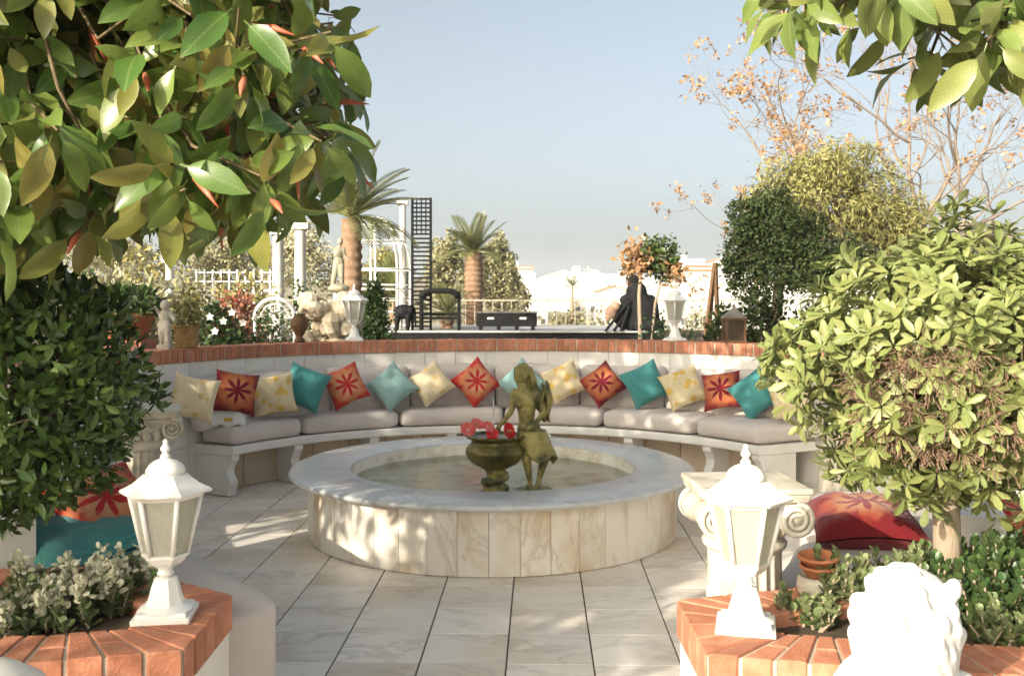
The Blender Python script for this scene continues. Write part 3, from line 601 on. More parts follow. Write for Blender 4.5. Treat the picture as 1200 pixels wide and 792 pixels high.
# ------------------------------------------------------------------ white post lanterns
def lantern(loc, label, rz=0, group='white post lanterns on the brick walls'):
    t = thing('post_lantern', loc, label, 'lantern', group, rz)
    s = .565 / 710; Z = lambda y: (760 - y) * s
    m = MB(); m.box((0, 0, .009), (.178, .178, .018)); m.box((0, 0, .024), (.158, .158, .014), taper=.95); bevel(m.build('base_plate', M_lamp, t), .003)
    m = MB(); pr = [(.090, .028), (.078, .034), (.060, .044), (.051, .07), (.043, .102), (.036, .120), (.036, Z(605)), (.030, Z(600))]; m.lathe(pr, 8, rot=PI / 8); sharp(m.build('pedestal', M_lamp, t), 30)
    m = MB(); m.lathe([(.021, Z(604)), (.021, Z(592)), (.026, Z(588)), (.026, Z(582)), (.021, Z(577)), (.022, Z(566)), (.03, Z(556))], 16); m.build('neck', M_lamp, t, True)
    m = MB(); m.lathe([(.026, Z(560)), (.046, Z(548)), (.060, Z(532)), (.067, Z(516)), (.074, Z(514)), (.076, Z(504)), (.068, Z(502))], 6); sharp(m.build('cup', M_lamp, t), 25)
    zb, zt, rb_, rt = Z(506), Z(272), .068, .110
    for k in range(6):
        a = k * PI / 3; c, s_ = math.cos(a), math.sin(a)
        m = MB(); m.tube([(rb_ * c, rb_ * s_, zb), (rt * c, rt * s_, zt)], [.0075, .0085], 6); m.build('frame_bar', M_lamp, t, True)
        a2 = a + PI / 3; V = [(r * math.cos(q_), r * math.sin(q_), z) for r, z in ((rb_ - .003, zb), (rt - .003, zt)) for q_ in (a, a2)]
        inn = [(v[0] * .97, v[1] * .97, v[2]) for v in V]
        m = MB(); m.add(V + inn, [(0, 1, 3, 2), (4, 6, 7, 5), (0, 2, 6, 4), (1, 5, 7, 3), (2, 3, 7, 6), (0, 4, 5, 1)]); m.build('glass_pane', M_glass, t)
    m = MB(); m.lathe([(.114, Z(280)), (.117, Z(270)), (.140, Z(262)), (.144, Z(254)), (.138, Z(247)), (.104, Z(226)), (.084, Z(206)), (.070, Z(190)), (.060, Z(187))], 6); ro = sharp(m.build('roof', M_lamp, t), 20)
    m = MB(); m.lathe([(.061, Z(188)), (.060, Z(170)), (.052, Z(152)), (.036, Z(137)), (.017, Z(128)), (.013, Z(124))], 20); m.build('dome', M_lamp, ro, True)
    m = MB(); m.lathe([(.013, Z(128)), (.018, Z(120)), (.012, Z(110)), (.008, Z(102)), (.015, Z(95)), (.016, Z(86)), (.009, Z(74)), (.007, Z(66)), (.009, Z(60)), (.003, Z(50))], 12); m.build('finial', M_lamp, ro, True)
    m = MB(); m.lathe([(.012, Z(504)), (.012, Z(470)), (.022, Z(440)), (.026, Z(400)), (.02, Z(365)), (.004, Z(350))], 12); m.build('bulb', mat('bulb glass', [(.7, .68, .6), (.75, .73, .66)], .3), t, True)
    return t
HPL = .66                                   # top of the brick planters
pL, pR = on(194, 722, HPL), on(874, 735, HPL)
lan = lantern(pL, 'white post lantern on the brick planter beside the dark clipped laurel', R(8))
dup(lan, pR, R(-14), 'white post lantern on the brick planter in front of the fluted pedestal')
def coping_at(x, dr=.12): a = ang_px(x, WC, RW + dr); p = pol(WC, RW + dr, a, 1.237); return p
dup(lan, coping_at(415), R(10), 'white post lantern on the curved coping beside the rockery and green hedge')
dup(lan, coping_at(791), R(20), 'white post lantern on the curved coping beside the orange-leaved citrus tree')

# ------------------------------------------------------------------ fluted ionic pedestals
def pedestal(loc, label, rz):
    t = thing('ionic_pedestal', loc, label, 'pedestal', 'fluted stone pedestals between the benches', rz)
    m = MB(); m.box((0, 0, .03), (.40, .40, .06)); m.lathe([(.18, .06), (.185, .08), (.17, .10), (.155, .115), (.165, .13), (.15, .145)], 28); bevel(m.build('base', M_stone, t), .004)
    m = MB(); m.lathe([(.148, .14), (.145, .17), (.140, .45), (.134, .74), (.138, .76)], 120, flute=(20, .10)); m.build('shaft', M_stone, t, True)
    m = MB(); m.lathe([(.135, .755), (.152, .77), (.155, .785), (.14, .80), (.13, .82), (.145, .86), (.17, .90), (.16, .925)], 28)
    for k in range(16): a = k * PI / 8; m.ell((.145 * math.cos(a), .145 * math.sin(a), .85), (.026, .026, .036), 8, 6)
    m.build('capital', M_stone, t, True)
    m = MB(); m.box((0, 0, .965), (.36, .34, .03), taper=1.05); m.box((0, 0, .9905), (.385, .365, .021)); bevel(m.build('abacus', M_stone, t), .005)
    for sx in (-1, 1):                             # scrolled bolsters, spiral on both faces
        m = MB(); c = Vector((sx * .142, 0, .885)); m.lathe([(.060, -.155), (.060, -.10), (.045, 0), (.060, .10), (.060, .155)], 24); m.v = [(c.x + x, z, c.z + y) for x, y, z in m.v]
        for sy in (-1, 1):
            P = []
            for i in range(46):
                q_ = i / 45; a = PI / 2 + sx * -1 * q_ * 2.4 * 2 * PI; r = .062 * (1 - .85 * q_); P.append((c.x + r * math.cos(a), sy * .157, c.z + r * math.sin(a)))
            m.tube(P, [.011 - .004 * i / 45 for i in range(46)], 8); m.ell((c.x, sy * .158, c.z), (.014, .012, .014), 8, 6)
        m.build('volute', M_stone, t, True)
    m = MB(); m.box((0, 0, .925), (.30, .29, .05)); bevel(m.build('capital_block', M_stone, t), .01)
    return t
pd = pedestal(Vector((at(872, 0, 3.62).x, 3.62, 0)), 'fluted stone pedestal with scrolled capital behind the sunlit lantern', R(4))
dup(pd, Vector((-2.22, 5.97, 0)), R(20), 'fluted stone pedestal beside the dark laurel at the end of the curved bench')
dup(pd, Vector((2.02, 6.02, 0)), R(-20), 'fluted stone pedestal behind the pale clipped tree and the lying red pillow')

# ------------------------------------------------------------------ side benches with soft cushions
def path_pts(P, n):
    P = [Vector((*p, 0)) for p in P]; out = []
    for i in range(n + 1):
        t = i / n * (len(P) - 1); k = min(int(t), len(P) - 2); f = t - k; a = P[max(k - 1, 0)]; b, c = P[k], P[k + 1]; d = P[min(k + 2, len(P) - 1)]
        out.append(.5 * ((2 * b) + (c - a) * f + (2 * a - 5 * b + 4 * c - d) * f * f + (3 * b - a - 3 * c + d) * f ** 3))
    return out
def side_bench(P, sg, labs, cuts):
    pts = path_pts(P, 24); nm = []
    for i in range(25):
        t = (pts[min(i + 1, 24)] - pts[max(i - 1, 0)]).normalized(); nm.append(Vector((t.y, -t.x, 0)) * sg)
    base = pts[12].copy(); t = thing('side_bench', base, labs[0], 'bench', 'low benches beside the planters')
    m = MB(); V = []
    for p, n_ in zip(pts, nm):
        for d, z in ((.05, 0), (.62, 0), (.62, HS - .002), (.03, HS - .002)): V.append(p + n_ * d + Vector((0, 0, z)) - base)
    m.add(V, [(4 * i + k, 4 * i + (k + 1) % 4, 4 * i + 4 + (k + 1) % 4, 4 * i + 4 + k) for i in range(24) for k in range(4)] + [(3, 2, 1, 0), (96, 97, 98, 99)]); m.build('base', M_plaster, t)
    m = MB(); V = []
    for p, n_ in zip(pts, nm):
        for d, z in ((.62, 0), (.80, 0), (.80, .80), (.62, .80)): V.append(p + n_ * (d + .002) + Vector((0, 0, z)) - base)
    m.add(V[: 4 * 17], [(4 * i + k, 4 * i + (k + 1) % 4, 4 * i + 4 + (k + 1) % 4, 4 * i + 4 + k) for i in range(16) for k in range(4)] + [(3, 2, 1, 0), (64, 65, 66, 67)]); m.build('back', M_white, t)
    for ci, (c0, c1) in enumerate(cuts):
        skirt = .40 if c1 >= 1 else 0
        def fn(u, v, w):
            f = (c0 + (c1 - c0) * (u + 1) / 2) * 24; k = max(0, min(int(f), 23)); e = f - k; p = pts[k].lerp(pts[k + 1], e); n_ = nm[k].lerp(nm[k + 1], e).normalized(); tt = (pts[k + 1] - pts[k]).normalized()
            puff = (1 - abs(u) ** 6) * (1 - abs(v) ** 4); z = HS + CT * (w + 1) / 2 * (.88 + .12 * puff + .03 * sdf_noise((u * 2, v, w)))
            if skirt and w < 0: z = HS + w * skirt if abs(u) > .8 or abs(v) > .8 else HS
            r = p + n_ * (.31 + .345 * v) + Vector((0, 0, z))
            if skirt: r += tt * .06 * max(0, u) ** 8
            return r
        cushion('seat_cushion', fn, labs[1 + ci], 'cushion', 'cushions of the side benches', pts[int((c0 + c1) * 12)] + Vector((0, 0, HS)), k=7 if not skirt else 9, n=(16, 8, 6))
side_bench([(-1.98, 5.66), (-1.72, 4.96), (-1.35, 4.2), (-.88, 3.62)], 1, ['low white bench from the fluted pedestal to the planter with the dark laurel', 'beige cushion of the side bench near the fluted pedestal, under a dark laurel', 'pale pink cushion draped over the rounded bench end behind the lantern'], [(.03, .5), (.505, 1.)])
side_bench([(1.78, 5.70), (1.50, 4.96), (1.22, 4.2), (1.0, 3.8)], -1, ['low white bench behind the planter of the sunlit clipped tree', 'grey beige cushion behind the lying red pillow', 'grey beige cushion under the red pillow beside the terracotta bowls'], [(.03, .5), (.505, .98)])
zc = HS + CT
def lay(kind, x, y, h, size, lean, rot, lab, face=(0, -1, 0)):
    p = on(x, y, h); pillow(kind, p, Vector(face), R(lean), R(rot), lab, h=size, T=.085, seed=hash_i(x), group='pillows on the side benches')
def hash_i(x): return int(x * 7) % 97
lay('teal', 92, 632, zc + .07, .26, 82, 24, 'dark teal pillow lying flat behind the flowering succulents', (.5, -1, 0))
lay('red', 122, 594, zc + .17, .20, 52, 20, 'red and orange pillow leaning on the flat teal pillow', (.6, -1, 0))
lay('teal', 2, 606, zc + .1, .2, 60, 10, 'teal pillow mostly cut off beside the dark laurel', (.5, -1, 0))
lay('dark', 1012, 612, zc + .075, .245, 83, 8, 'large red and ochre pillow lying flat behind the clipped tree trunk', (-.3, -1, 0))
lay('red', 1165, 606, zc + .05, .18, 62, 30, 'bright red pillow right of the clipped tree trunk', (-.4, -1, 0))

# ------------------------------------------------------------------ brick planters
def planter(poly, label, bl=.235):
    P = [Vector((*p, 0)) for p in poly]; n = len(P); c = sum(P, Vector()) / n; ccw = sum(P[i].x * P[(i + 1) % n].y - P[(i + 1) % n].x * P[i].y for i in range(n)) > 0
    t = thing('planter', c, label, 'planter', 'brick-topped planters at the court entrance')
    def off(d):
        out = []
        for i in range(n):
            a = (P[i] - P[i - 1]).normalized(); b = (P[(i + 1) % n] - P[i]).normalized(); na, nb_ = Vector((-a.y, a.x, 0)), Vector((-b.y, b.x, 0))
            if not ccw: na, nb_ = -na, -nb_
            h = (na + nb_).normalized(); out.append(P[i] + h * d / max(.35, h.dot(na)) - c)
        return out
    o0, o1 = off(.012), off(bl - .012); m = MB(); V = [p + Vector((0, 0, z)) for p in o0 for z in (0, HPL - .118)] + [p + Vector((0, 0, z)) for p in o1 for z in (0, HPL - .118)]
    fs = []
    for i in range(n):
        j = (i + 1) % n; fs += [(2 * i, 2 * j, 2 * j + 1, 2 * i + 1), (2 * n + 2 * j, 2 * n + 2 * i, 2 * n + 2 * i + 1, 2 * n + 2 * j + 1), (2 * i + 1, 2 * j + 1, 2 * n + 2 * j + 1, 2 * n + 2 * i + 1)]
    m.add(V, fs); m.build('wall', M_plaster, t)
    m = MB(); o2, o3 = off(.006), off(bl - .006); V = [p + Vector((0, 0, z)) for p in o2 for z in (HPL - .118, HPL - .006)] + [p + Vector((0, 0, z)) for p in o3 for z in (HPL - .118, HPL - .006)]; m.add(V, fs); m.build('mortar', M_mortar, t)
    m = MB(); m.prism([(p.x, p.y) for p in off(bl - .03)], HPL - .16, HPL - .045); m.build('soil', M_soil, t)
    i0, o_ = off(bl), off(0)
    for i in range(n):
        j = (i + 1) % n; A, B, C, D = o_[i], o_[j], i0[j], i0[i]; Lg = ((B - A).length + (C - D).length) / 2; nb2 = max(1, round(Lg / .073))
        for k in range(nb2):
            e0, e1 = k / nb2, (k + 1) / nb2; g = .0045 / max(Lg, .05); dz = random.uniform(-.002, .002)
            cuts = [(0, 1)] if (k + i) % 2 else [(0, .5), (.5, 1)]
            if i % 2 == 0: cuts = [(0, 1)]
            for f0, f1 in cuts:
                G = .02
                cn = [(A.lerp(B, e).lerp(D.lerp(C, e), f)) for e, f in ((e0 + g, f0 + G * (f0 > 0)), (e1 - g, f0 + G * (f0 > 0)), (e1 - g, f1 - G * (f1 < 1)), (e0 + g, f1 - G * (f1 < 1)))]
                m = MB(); m.prism([(q_.x, q_.y) for q_ in cn], HPL - .116, HPL + dz); bevel(m.build('brick', M_brick, t), .004, 1)
    return t
planter([(-.955, 3.36), (-.945, 2.83), (-1.36, 2.73), (-2.5, 2.6), (-2.6, 3.62), (-1.5, 3.72)], 'brick-topped planter under the dark clipped laurel, with a white lantern')
planter([(.552, 3.30), (.552, 2.80), (.92, 2.71), (2.4, 2.5), (2.5, 3.95), (1.85, 3.92), (.98, 3.44)], 'brick-topped planter under the sunlit clipped tree, with a white lantern')

# terracotta bowls on a pale stone pot
b0 = on(958, 694, HPL); b0.z = HPL - .02
m = MB(); m.lathe([(.04, 0), (.062, .01), (.07, .045), (.065, .075), (.06, .08), (.055, .07)], 24); o = m.build('stone_pot', M_stone, smooth=True, loc=b0); tag(o, 'small pale stone pot on the planter rim under terracotta bowls', 'pot')
for k, (z, r) in enumerate(((.075, .058), (.108, .066))):
    m = MB(); m.lathe([(r * .55, 0), (r * .6, .004), (r * .95, .035), (r * 1.08, .037), (r * 1.08, .047), (r * .97, .048), (r * .9, .036), (r * .5, .010), (0, .010)], 28)
    o = m.build('terracotta_bowl', M_terra, smooth=True, loc=b0 + Vector((.004 * k, -.004, z - .004))); o.rotation_euler = (R(3), R(-2 * k), 0); tag(o, ('lower' if k == 0 else 'upper') + ' of two stacked terracotta bowls on the stone pot', 'bowl', 'stacked terracotta bowls')

# white lion statues on piers before the planters
def lion(loc, label, rz):
    t = thing('lion_statue', loc, label, 'statue', 'white lion statues before the planters', rz)
    m = MB(); m.box((0, 0, .22), (.40, .34, .44)); m.box((0, 0, .455), (.44, .38, .03)); bevel(m.build('pier', M_plaster, t), .006)
    m = MB(); z = .47
    m.ell((-.02, .0, z + .06), (.17, .15, .14), 16, 10); m.ell((0, -.02, z + .2), (.14, .125, .15), 16, 10)
    m.ell((.01, -.03, z + .29), (.115, .11, .115), 16, 10); m.ell((.09, -.05, z + .26), (.055, .055, .045)); m.ell((.115, -.052, z + .25), (.032, .042, .03)); m.ell((.115, -.05, z + .222), (.04, .035, .018)); m.ell((.085, -.05, z + .315), (.035, .06, .02))
    rr = random.Random(9)
    for k in range(70):
        a = rr.uniform(0, 2 * PI); el = rr.uniform(-.5, 1.35); d = Vector((math.cos(a) * math.cos(el), math.sin(a) * math.cos(el), math.sin(el)))
        if d.x > .6 and el < .6: continue
        c0 = Vector((-.005, -.025, z + .26)) + Vector((d.x * .125, d.y * .118, d.z * .135)); tg = Vector((-d.y * .5, d.x * .5, -.8)).normalized(); m.cap(c0, c0 + tg * .075 + d * -.004, .024, .008, 8)
    for s_ in (-1, 1): m.ell((.06, -.03 + .085 * s_, z + .365), (.026, .02, .03), 8, 6)
    for s_ in (-1, 1): m.cap((.11, .075 * s_ - .02, z + .10), (.13, .085 * s_ - .02, z + .0), .05, .045)
    voxel(m.build('lion', M_statue, t, True), .0065, 2); return t
ln = lion(Vector((at(1053, 0, 2.50).x, 2.50, .05)), 'sunlit white lion statue in front of the planter of the clipped tree', R(28))
ln.location.z = .12
MB().box((0, 0, -.06), (.46, .40, .12)).build('plinth', M_plaster, ln)
p = Vector((-1.27, 2.28, 0)); t = thing('rounded_pier', p, 'smooth rounded white pier top cut off before the planter of the dark laurel', 'pier'); m = MB()
m.lathe([(.17, 0), (.17, .61), (.2, .62), (.2, .65)], 32); m.build('shaft', M_plaster, t, True); m = MB(); m.lathe([(.2, .65), (.195, .71), (.17, .765), (.12, .80), (.06, .818), (.0, .822)], 32); m.build('cap', M_plaster, t, True)

# ------------------------------------------------------------------ foliage materials
ML_rub = leaf_mat('rubber leaf', [(.075, .155, .032), (.13, .215, .046), (.19, .25, .055), (.105, .185, .04), (.26, .27, .065), (.27, .22, .06)], (.20, .18, .06), (.20, .26, .09), rough=.28, trans=.32, spec=.6)
ML_rub2 = leaf_mat('sunny rubber leaf', [(.13, .19, .045), (.19, .25, .065), (.25, .27, .08), (.10, .16, .04)], (.22, .22, .08), (.24, .28, .10), rough=.35, trans=.3)  # paler copy of the rubber leaf, sunlight put into its colour
ML_laurel = leaf_mat('laurel leaf', [(.05, .10, .022), (.08, .145, .03), (.13, .19, .045)], (.07, .11, .04), (.09, .14, .05), rough=.32, trans=.15)
ML_pitt = leaf_mat('pale clipped leaf', [(.15, .19, .055), (.21, .25, .08), (.27, .29, .11), (.19, .21, .06)], (.20, .23, .11), (.25, .28, .13), rough=.45, trans=.22)
ML_dark = leaf_mat('dark bush and shaded crown leaf', [(.025, .042, .014), (.042, .065, .02), (.065, .085, .03)], (.06, .07, .03), trans=.15, rough=.6, spec=.2)  # dark bush green; in the lower tree crown this dark stands for shade
ML_conif = leaf_mat('yellow green conifer', [(.17, .18, .045), (.26, .25, .075), (.32, .29, .12)], (.2, .18, .07), trans=.15, rough=.6)
ML_olive = leaf_mat('olive foliage', [(.20, .20, .09), (.29, .27, .14), (.36, .33, .19)], (.22, .2, .12), trans=.15, rough=.6)
ML_green = leaf_mat('bush leaf', [(.03, .075, .02), (.05, .10, .025), (.08, .13, .04)], (.08, .11, .04), trans=.15)
ML_yel = leaf_mat('golden foliage', [(.30, .26, .07), (.38, .32, .12), (.24, .26, .08)], (.34, .3, .14), trans=.2)
ML_cream = leaf_mat('cream foliage', [(.40, .36, .22), (.48, .44, .30), (.32, .32, .16)], (.4, .38, .25), trans=.2)
ML_redl = leaf_mat('copper foliage', [(.25, .06, .04), (.33, .11, .07), (.38, .2, .12)], (.3, .12, .08), trans=.2)
ML_oran = leaf_mat('orange foliage', [(.44, .22, .11), (.50, .34, .18), (.36, .2, .12)], (.45, .25, .1), trans=.25)
ML_citrus = leaf_mat('citrus leaf', [(.045, .08, .025), (.07, .11, .03), (.10, .13, .04)], (.1, .12, .05), trans=.15)
ML_succ = leaf_mat('succulent leaf', [(.11, .17, .05), (.17, .22, .08), (.08, .13, .035), (.24, .26, .13)], (.22, .24, .13), trans=.12, rough=.5)
ML_flow = leaf_mat('pale blossom', [(.50, .50, .34), (.58, .56, .42)], (.55, .53, .4), trans=.25)
ML_palm = leaf_mat('palm leaflet', [(.10, .13, .035), (.15, .17, .05), (.20, .19, .07)], (.2, .2, .09), trans=.2)
M_sheath = mat('red leaf sheath', [(.52, .09, .045), (.62, .20, .12)], .45, 12)
TP_rub = leaf_tpl(.44, .30, .30, rows=((.0, .05), (.1, .42), (.26, .82), (.45, 1.), (.65, .92), (.82, .62), (.93, .26), (1., 0.)), stalk=.16)
TP_lau = leaf_tpl(.36, .25, .10, rows=((0, .05), (.3, .85), (.6, 1.), (.85, .5), (1, 0)))
TP_pit = leaf_tpl(.36, .30, .12, rows=((0, .08), (.35, .7), (.68, 1.), (.9, .55), (1, 0)))
TP_q = leaf_tpl(.6, .25, .2, rows=((0, .1), (.5, 1.), (1, 0)))
TP_thin = leaf_tpl(.28, .2, .25, rows=((0, .3), (.5, 1.), (1, 0)))
TP_round = leaf_tpl(.75, .35, -.25, rows=((0, .2), (.45, 1.), (.8, .8), (1, 0)))

# ------------------------------------------------------------------ rubber trees
def rubber_crown(c, r, pw, ntip, leaf_len, keep=None, shell=.55, nl=(6, 10), more=None):
    P = []; D = []; SHP = []; k = 0; c0_, r0_ = np.array(c), np.array(r); c, r = c0_, r0_; tot = ntip + (more[2] if more else 0)
    while k < tot:
        if k == ntip and more: c, r, shell = np.array(more[0]), np.array(more[1]), 0.
        q_ = RNG.uniform(-1, 1, 3); s = (np.abs(q_) ** pw).sum() ** (1 / pw)
        if s > 1 or s < shell * RNG.random() ** .4: continue
        p = c + q_ * r
        if keep is not None and not keep(p): continue
        d = q_ * np.array([1, 1, .5]) + RNG.normal(size=3) * .35 + np.array([0, 0, -.12]); d /= np.linalg.norm(d); SHP.append((p, d)); k += 1
        for i in range(RNG.integers(*nl)):
            a = i * 2.4 + RNG.random(); u = np.cross(d, [0.1, .2, 1]); u /= np.linalg.norm(u); v = np.cross(d, u)
            rad = u * np.cos(a) + v * np.sin(a); dd = d * RNG.uniform(.25, .8) + rad + np.array([0, 0, -RNG.uniform(.25, 1.35)])
            P.append(p - d * i * .035 + rad * .02); D.append(dd)
    P = np.array(P); D = np.array(D); n = len(P)
    up = np.tile(np.array([0, 0, .55]), (n, 1)) + RNG.normal(size=(n, 3)) * .35 + (P - c0_) / r0_ * .65
    M = frame(D, up); S = leaf_len * RNG.uniform(.65, 1.15, n)
    return P + M[:, :, 1] * (S * .16)[:, None], M, S, SHP
def rubber_tree(base, label, c, r, ntip, leaf_len, nsep, keep=None, trunk_r=.16, mt=None, pw=4, shell=.55, sheath=.0, lim=8, group='rubber trees round the court', limbs=True, name='rubber_tree', more=None):
    t = thing(name, base, label, 'tree', group); B = Vector(base); C = Vector(c); rr = random.Random(int(abs(base[0]) * 100))
    P, M, S, tips = rubber_crown(c, r, pw, ntip, leaf_len, keep, shell, more=more)
    fork = Vector((B.x, B.y, C.z - r[2] * .75))
    if limbs:
        m = MB(); m.tube([B - B, Vector((.05, .03, (fork.z - B.z) * .5)), fork - B], [trunk_r * 1.35, trunk_r, trunk_r * .85], 10); m.build('trunk', M_bark, t, True)
        ends = []
        for k in range(lim):
            p, d = tips[int(k * len(tips) / lim)]; e = Vector(p); e = C.lerp(e, .6); ends.append(e); mid = fork.lerp(e, .5) + Vector((rr.uniform(-.2, .2), rr.uniform(-.2, .2), .2))
            m = MB(); m.tube([fork - B, mid - B, e - B], [trunk_r * .6, trunk_r * .35, trunk_r * .15], 8); m.build('limb', M_bark, t, True)
    else: ends = [C]
    m = MB()
    for p, d in tips:
        p = Vector(p); d = Vector(d); e = min(ends, key=lambda q_: (q_ - p).length); b = p - d * .28; m.tube([p - B, b - B, b + (e - b).normalized() * min(.28, (e - b).length) + Vector((0, 0, .03)) - B], [.004, .006, .007], 5, False)
    o = m.build('twigs', M_twig, t, True); o['kind'] = 'stuff'
    n = 0
    for p, d in tips:
        if sheath and rr.random() < sheath:
            P3 = np.array([p]); x, y = proj(P3)
            if not (-30 < x[0] < 480 and -10 < y[0] < 330) or p[1] > 4.6: continue
            d2 = Vector(d) * .8 + Vector((rr.uniform(-.3, .3), -.2, rr.uniform(-.7, .1))); d2.normalize(); L_ = rr.uniform(.11, .2); p0 = Vector(p) - B
            m = MB(); m.tube([p0, p0 + d2 * L_ * .5, p0 + d2 * L_ + Vector((0, 0, -.012))], [.008, .011, .0015], 6); m.build('leaf_sheath', M_sheath, t, True); n += 1
    split_leaves(t, TP_rub, P, M, S, mt or ML_rub, nsep); return t
OUT = [(-60, 330), (110, 322), (200, 306), (300, 292), (345, 282), (400, 268), (432, 238), (440, 205), (444, 170), (448, 135), (425, 100), (428, 62), (415, 30), (392, -5), (392, -400)]
def out_x(y):
    for (x0, y0), (x1, y1) in zip(OUT, OUT[1:]):
        if y1 <= y <= y0: return x0 + (x1 - x0) * (y0 - y) / max(1e-6, y0 - y1)
    return -99 if y > 330 else 392
def keepL(p):
    if p[1] < 2.2: return p[0] < -1.6 or p[2] > 2.6
    if p[1] < 2.7 and abs(p[0]) < .62 * p[1]: return False
    x = HX + F * p[0] / p[1]; y = HY - F * (p[2] - EYE) / p[1]
    return x < out_x(y + 40) - 28
rubber_tree((-3.7, 4.0, -.02), 'big rubber tree with large glossy leaves and red leaf sheaths', (-3.1, 4.0, 3.75), (2.6, 1.35, 2.0), 860, .168, 300, keepL, sheath=.34, more=((-1.6, 3.5, 2.5), (1.35, .85, .8), 760))
rubber_tree((-5.2, -.1, -.02), 'rubber tree standing outside the court that shades the lantern', (-5.0, 0, 2.5), (1.9, 1.8, 1.15), 185, .22, 0)
rubber_tree((-8.2, 3.2, -.02), 'rubber tree standing beyond the big one that shades the bench', (-8.0, 3.2, 3.9), (2.4, 2.0, 2.4), 420, .22, 0)
# branch of a second rubber tree over the clipped tree
def keepR(p):
    if p[1] < 2.6: return False
    x = HX + F * p[0] / p[1]; y = HY - F * (p[2] - EYE) / p[1]
    return x > 900 + max(0, (y - 60)) * .9 and y < 62 + (x - 900) * .09 and not (x < 1000 and y > 45 and RNG.random() < .5)
rubber_tree((3.6, 3.3, -.02), 'sunlit rubber tree branch with hanging yellowish leaves above the clipped tree', (2.6, 3.5, 3.5), (1.75, .9, 1.15), 120, .17, 300, keepR, trunk_r=.12, mt=ML_rub2, shell=.2, lim=6, more=((1.55, 3.3, 2.75), (.75, .5, .45), 75))

# ------------------------------------------------------------------ clipped trees in the planters
def clipped(base, label, c, r, n, ll, mt, tpl, rosette, trunk_r, gaps=0., lump=.08, twigs=0, group='clipped trees in the brick planters'):
    t = thing('clipped_tree', base, label, 'tree', group); B = np.array(base); c = np.array(c); r = np.array(r)
    m = MB(); m.tube([(0, 0, 0), (.005, 0, .2), (-.004, .004, c[2] - B[2] - r[2] * .3)], [trunk_r * 1.1, trunk_r, trunk_r * .9], 12); m.build('trunk', M_bark, t, True)
    U = unit(n); wob = 1 + lump * (np.sin(U[:, 0] * 7 + 1) * np.sin(U[:, 2] * 6 + 2) + .6 * np.sin(U[:, 1] * 11 + U[:, 2] * 9))
    dep = 1 - RNG.random(n) ** 2.2 * .5
    if gaps:
        g = np.sin(U[:, 0] * 9 + 3) * np.sin(U[:, 2] * 10 + 1) * np.cos(U[:, 1] * 7); dep = np.where(g > .35, dep * (1 - gaps * .45), dep); 
    P = c + U * r * (wob * dep)[:, None]; PP = []; DD = []; NN = []
    if rosette:
        ax = U + RNG.normal(size=(n, 3)) * .35 + np.array([0, 0, .25]); ax /= np.linalg.norm(ax, axis=1, keepdims=True)
        for i in range(n):
            d = ax[i]; u = np.cross(d, [.3, .1, 1]); u /= np.linalg.norm(u); v = np.cross(d, u)
            for k in range(rosette):
                a = k * 2 * PI / rosette + RNG.random(); rad = u * np.cos(a) + v * np.sin(a); PP.append(P[i] + rad * .006); DD.append(rad + d * RNG.uniform(.15, .9)); NN.append(d)
        PP, DD, NN = map(np.array, (PP, DD, NN))
    else: PP = P; DD = U * .5 + RNG.normal(size=(n, 3)) * .6 + np.array([0, 0, .25]); NN = U + RNG.normal(size=(n, 3)) * .4
    M = frame(DD, NN); S = ll * RNG.uniform(.6, 1.15, len(PP)); split_leaves(t, tpl, PP, M, S, mt, 300)
    rr = random.Random(3); m = MB(); top = Vector((0, 0, c[2] - B[2] - r[2] * .3))
    for k in range(60):
        u = Vector(unit(1)[0]); e = Vector(c - B) + Vector((u.x * r[0], u.y * r[1], u.z * r[2])) * .85; m.tube([top, top.lerp(e, .5) + Vector((rr.uniform(-.05, .05), rr.uniform(-.05, .05), 0)), e], [.012, .007, .003], 5, False)
    o = m.build('branches', M_barkd, t, True); o['kind'] = 'stuff'
    if twigs:
        m = MB()
        for k in range(twigs):
            u = Vector((rr.uniform(-.9, .35), -rr.uniform(.45, 1), rr.uniform(-.62, .15))).normalized(); p0 = Vector(c - B) + Vector((u.x * r[0], u.y * r[1], u.z * r[2])) * rr.uniform(.84, .97)
            for q_ in range(22):
                d = Vector((rr.gauss(0, 1), rr.gauss(0, 1), rr.gauss(0, 1))).normalized(); a = p0 + d * .02; b = p0 + d * rr.uniform(.03, .07) + u * .015; m.tube([a, (a + b) / 2 + Vector((0, 0, .006)), b], [.0013, .0011, .0022], 4, False)
        o = m.build('dry_twigs', mat('dry seed twigs', [(.15, .09, .06), (.29, .19, .13)], .9, 30), t); o['kind'] = 'stuff'
    return t
clipped((-1.86, 3.35, HPL - .08), 'dense dark green laurel clipped into a ball in the planter', (-1.86, 3.62, 1.345), (.475, .46, .47), 7500, .068, ML_laurel, TP_lau, 0, .03)
pt = on(1108, 700, HPL - .07)
clipped((pt.x, pt.y, HPL - .08), 'sunlit pale green clipped tree with leaf rosettes and bare trunk', (pt.x + .02, pt.y - .02, 1.43), (.60, .52, .49), 1900, .072, ML_pitt, TP_pit, 6, .048, gaps=.8, lump=.13, twigs=110)

